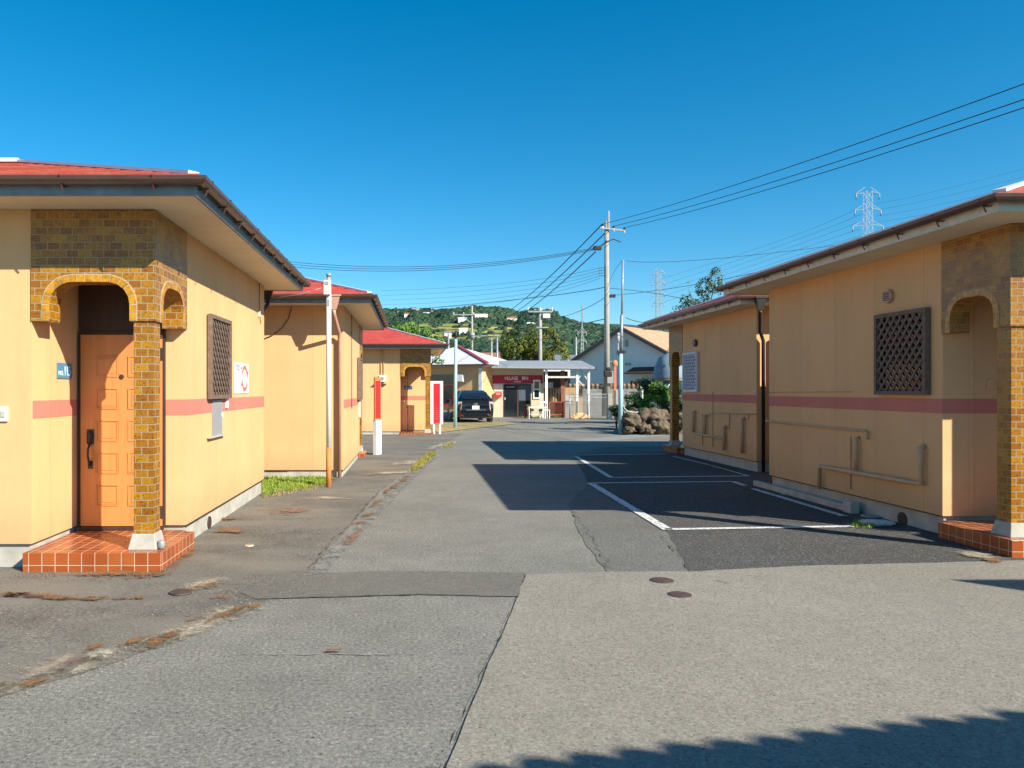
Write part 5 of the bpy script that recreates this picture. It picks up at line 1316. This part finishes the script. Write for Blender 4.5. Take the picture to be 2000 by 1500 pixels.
# ---------------------------------------------------------------- hills
def crest(px):
    K = [(-600, 600), (200, 606), (500, 604), (700, 606), (775, 605), (800, 603), (850, 606), (880, 604), (925, 600), (985, 603), (1018, 610), (1045, 604), (1080, 606), (1095, 620), (1130, 630), (1180, 636), (1230, 643), (1320, 650), (1500, 665), (2600, 690)]
    for (a, c_), (d, e) in zip(K, K[1:]):
        if a <= px <= d: t = (px-a)/(d-a); t = t*t*(3-2*t); return c_+(e-c_)*t
    return 690
D0, D1 = 260.0, 1050.0
def hillz(px, Y):
    t = max(0, min(1, (Y-D0)/(D1-D0))); H = (CY-(crest(px)+9))*D1/F+EYE
    f = (.30*t+.70*t*t*(3-2*t)) if Y <= D1 else 1-((Y-D1)/500)**2*.6
    return H*f+noise.noise(Vector((px*.02, Y*.009, 0)))*5*t*(1-t)*2
b = MB(); pxs = list(range(-600, 2601, 25)); Ys = [D0+k*(D1-D0)/40 for k in range(41)]+[D1+60*k for k in range(1, 8)]
vs_ = [((px-CX)*Y/F, Y, hillz(px, Y)) for Y in Ys for px in pxs]; n = len(pxs)
b.add(vs_, [(j*n+i, j*n+i+1, (j+1)*n+i+1, (j+1)*n+i) for j in range(len(Ys)-1) for i in range(n-1)], True)
tag(b.obj('hill', m_hill, fix=False), None, None, kind='structure')
def py_of(px, Y): return CY-(hillz(px, Y)-EYE)*F/Y
def Yat(px, py):
    if py <= py_of(px, D1): return D1
    lo, hi = D0, D1
    for _ in range(30):
        m_ = (lo+hi)/2
        if py_of(px, m_) > py: lo = m_
        else: hi = m_
    return (lo+hi)/2
bm = bmesh.new(); bmesh.ops.create_icosphere(bm, subdivisions=2, radius=1)
IV = [v.co.copy() for v in bm.verts]; IF = [tuple(v.index for v in f.verts) for f in bm.faces]; bm.free()
b = MB(); cnt = 0
rng = random.Random(3)
for k in range(15000):
    px = rng.uniform(735, 1330); cr = crest(px); pyv = cr+8+(716-cr-8)*rng.random()**1.15; Y = Yat(px, pyv)
    if rng.random() < .06: Y = D1+rng.uniform(0, 25)
    infield = (812 < px < 1008 and 634 < pyv < 672)
    if infield and noise.noise(Vector((px*.045, pyv*.25, 2))) < .22: continue
    r_ = rng.uniform(1.9, 4.2)*(.8+.45*Y/D1)*(.6 if 625 < pyv < 690 and px < 1015 else 1); z = hillz(px, Y)
    sc = Vector((r_*rng.uniform(.8, 1.25), r_, r_*rng.uniform(.8, 1.25))); X = (px-CX)*Y/F; sd = rng.uniform(0, 99)
    vs_ = []
    for v in IV:
        q = 1+.45*noise.noise(v*1.9+Vector((sd, 0, 0))); vs_.append((X+v.x*sc.x*q, Y+v.y*sc.y*q, z+r_*.5+v.z*sc.z*q))
    b.add(vs_, IF, False)
o = b.obj('hillside_wood', m_wood_h, fix=False); tag(o, 'dense green wood covering the hill', 'wood', kind='stuff')
# terraced fields
for i_, (p0, p1, ya, yb, mt_) in enumerate(((818, 925, 634, 640, m_field), (830, 1003, 641, 646, m_field2), (850, 1010, 647, 654, m_field), (840, 985, 655, 660, m_field2), (880, 1000, 661, 669, m_field), (990, 1090, 624, 632, m_field), (1000, 1060, 700, 706, m_field))):
    bb = MB(); n_ = 14; vs_ = []
    for k in range(n_+1):
        px = p0+(p1-p0)*k/n_
        for py in (yb, ya): Y = Yat(px, py+noise.noise(Vector((px*.03, i_*3, 0)))*2); vs_.append(((px-CX)*Y/F, Y, hillz(px, Y)+1.2))
    bb.add(vs_, [(2*k, 2*k+2, 2*k+3, 2*k+1) for k in range(n_)]); tag(bb.obj('field', mt_, fix=False), None, None, kind='structure')
hh = [(782, 616, 12, m_hw, m_rg, 'first white house on the hill top at the left'), (797, 621, 14, m_hw, m_rb, 'brown roofed house on the hill at the left'), (812, 611, 16, m_hw, m_wroof, 'white house near the crest left of the pole'), (833, 620, 12, m_hw, m_wroof, 'white gabled house on the hill behind the crossarm'), (847, 615, 10, m_hc, m_rb, 'small red roofed house on the hill beside the crossarm'),
      (903, 631, 14, m_hw, m_wroof, 'long white greenhouse above the fields'), (940, 624, 22, m_hw, m_wroof, 'long low white building in the middle of the hill'), (1060, 604, 30, m_hw, m_wroof, 'long white building on the right crest of the hill'), (1000, 629, 18, m_hc, m_rb, 'brownish house on the right shoulder of the hill'), (1045, 642, 24, m_hw, m_wroof, 'white building half hidden above the autumn tree'), (905, 655, 12, m_hw, m_wroof, 'small white house at the lower edge of the fields'), (875, 661, 10, m_hw, m_rg, 'tiny white house low on the hill left of the fields')]
for px, py, w_, a, c_, lb in hh:
    Y = Yat(px, max(py+3, crest(px)+11)); bghouse(px, Y, w_*.55, 6, 2.6, 1.5, a, c_, lb, z=hillz(px, Y)+3.0, name='hillside_house', group='houses on the hill', wins=False)
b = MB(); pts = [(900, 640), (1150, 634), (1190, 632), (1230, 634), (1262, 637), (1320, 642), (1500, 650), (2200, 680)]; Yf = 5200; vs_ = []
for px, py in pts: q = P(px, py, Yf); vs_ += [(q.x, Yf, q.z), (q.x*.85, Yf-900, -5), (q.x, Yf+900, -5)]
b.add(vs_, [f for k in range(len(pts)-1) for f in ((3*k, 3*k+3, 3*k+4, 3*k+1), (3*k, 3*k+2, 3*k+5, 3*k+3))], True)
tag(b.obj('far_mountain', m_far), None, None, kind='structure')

# ---------------------------------------------------------------- house behind the camera and added canopy that throw the near shadows
def shadow_house():
    ang = math.atan2(.2, 1)*1.0; c0 = Vector((3.95, -.30, 0))
    r_ = empty('tiled_house', c0, 'house behind the viewpoint at the right whose tiled eave shades the foreground', 'house', rz=ang)
    MB().box((.6, -6, 0), (9, -.6, 3.2)).obj('wall', m_wall, r_)
    MB().add([(0, 0, 3.3), (9.6, 0, 3.3), (9.6, -6.6, 3.3), (0, -6.6, 3.3), (3.3, -3.3, 4.1), (6.3, -3.3, 4.1)], [(0,1,5,4),(1,2,5),(2,3,4,5),(3,0,4),(0,3,2,1)]).obj('roof', m_roof, r_)
    b = MB(); n_ = 42
    for k in range(n_):
        x = .1+k*.222; b.tube([(x-.03, -.25, 3.30), (x, -.015+.03*random.random(), 3.275+.015*random.random())], .145, 14)
    b.obj('eave_tiles', m_roofo, r_)
shadow_house()
r_ = empty('shadow_canopy', (8.47, 2.9, 0), 'unseen canopy added at the right, its roof corner shaped to shade the road', 'shadow_canopy')  # added unseen canopy, corner shaped to cast the wedge of shade
MB().plate([(0, 0), (3.2, .05), (3.6, -2.2), (2.2, -2.3)], lambda p: (p[0], p[1], 3.36), lambda p: (p[0], p[1], 3.42)).obj('roof', m_grey, r_)
for x, y in ((1.0, -.3), (3.1, -.1), (3.3, -2.0), (2.3, -2.0)): MB().box((x-.04, y-.04, 0), (x+.04, y+.04, 3.36)).obj('post', m_steel, r_)
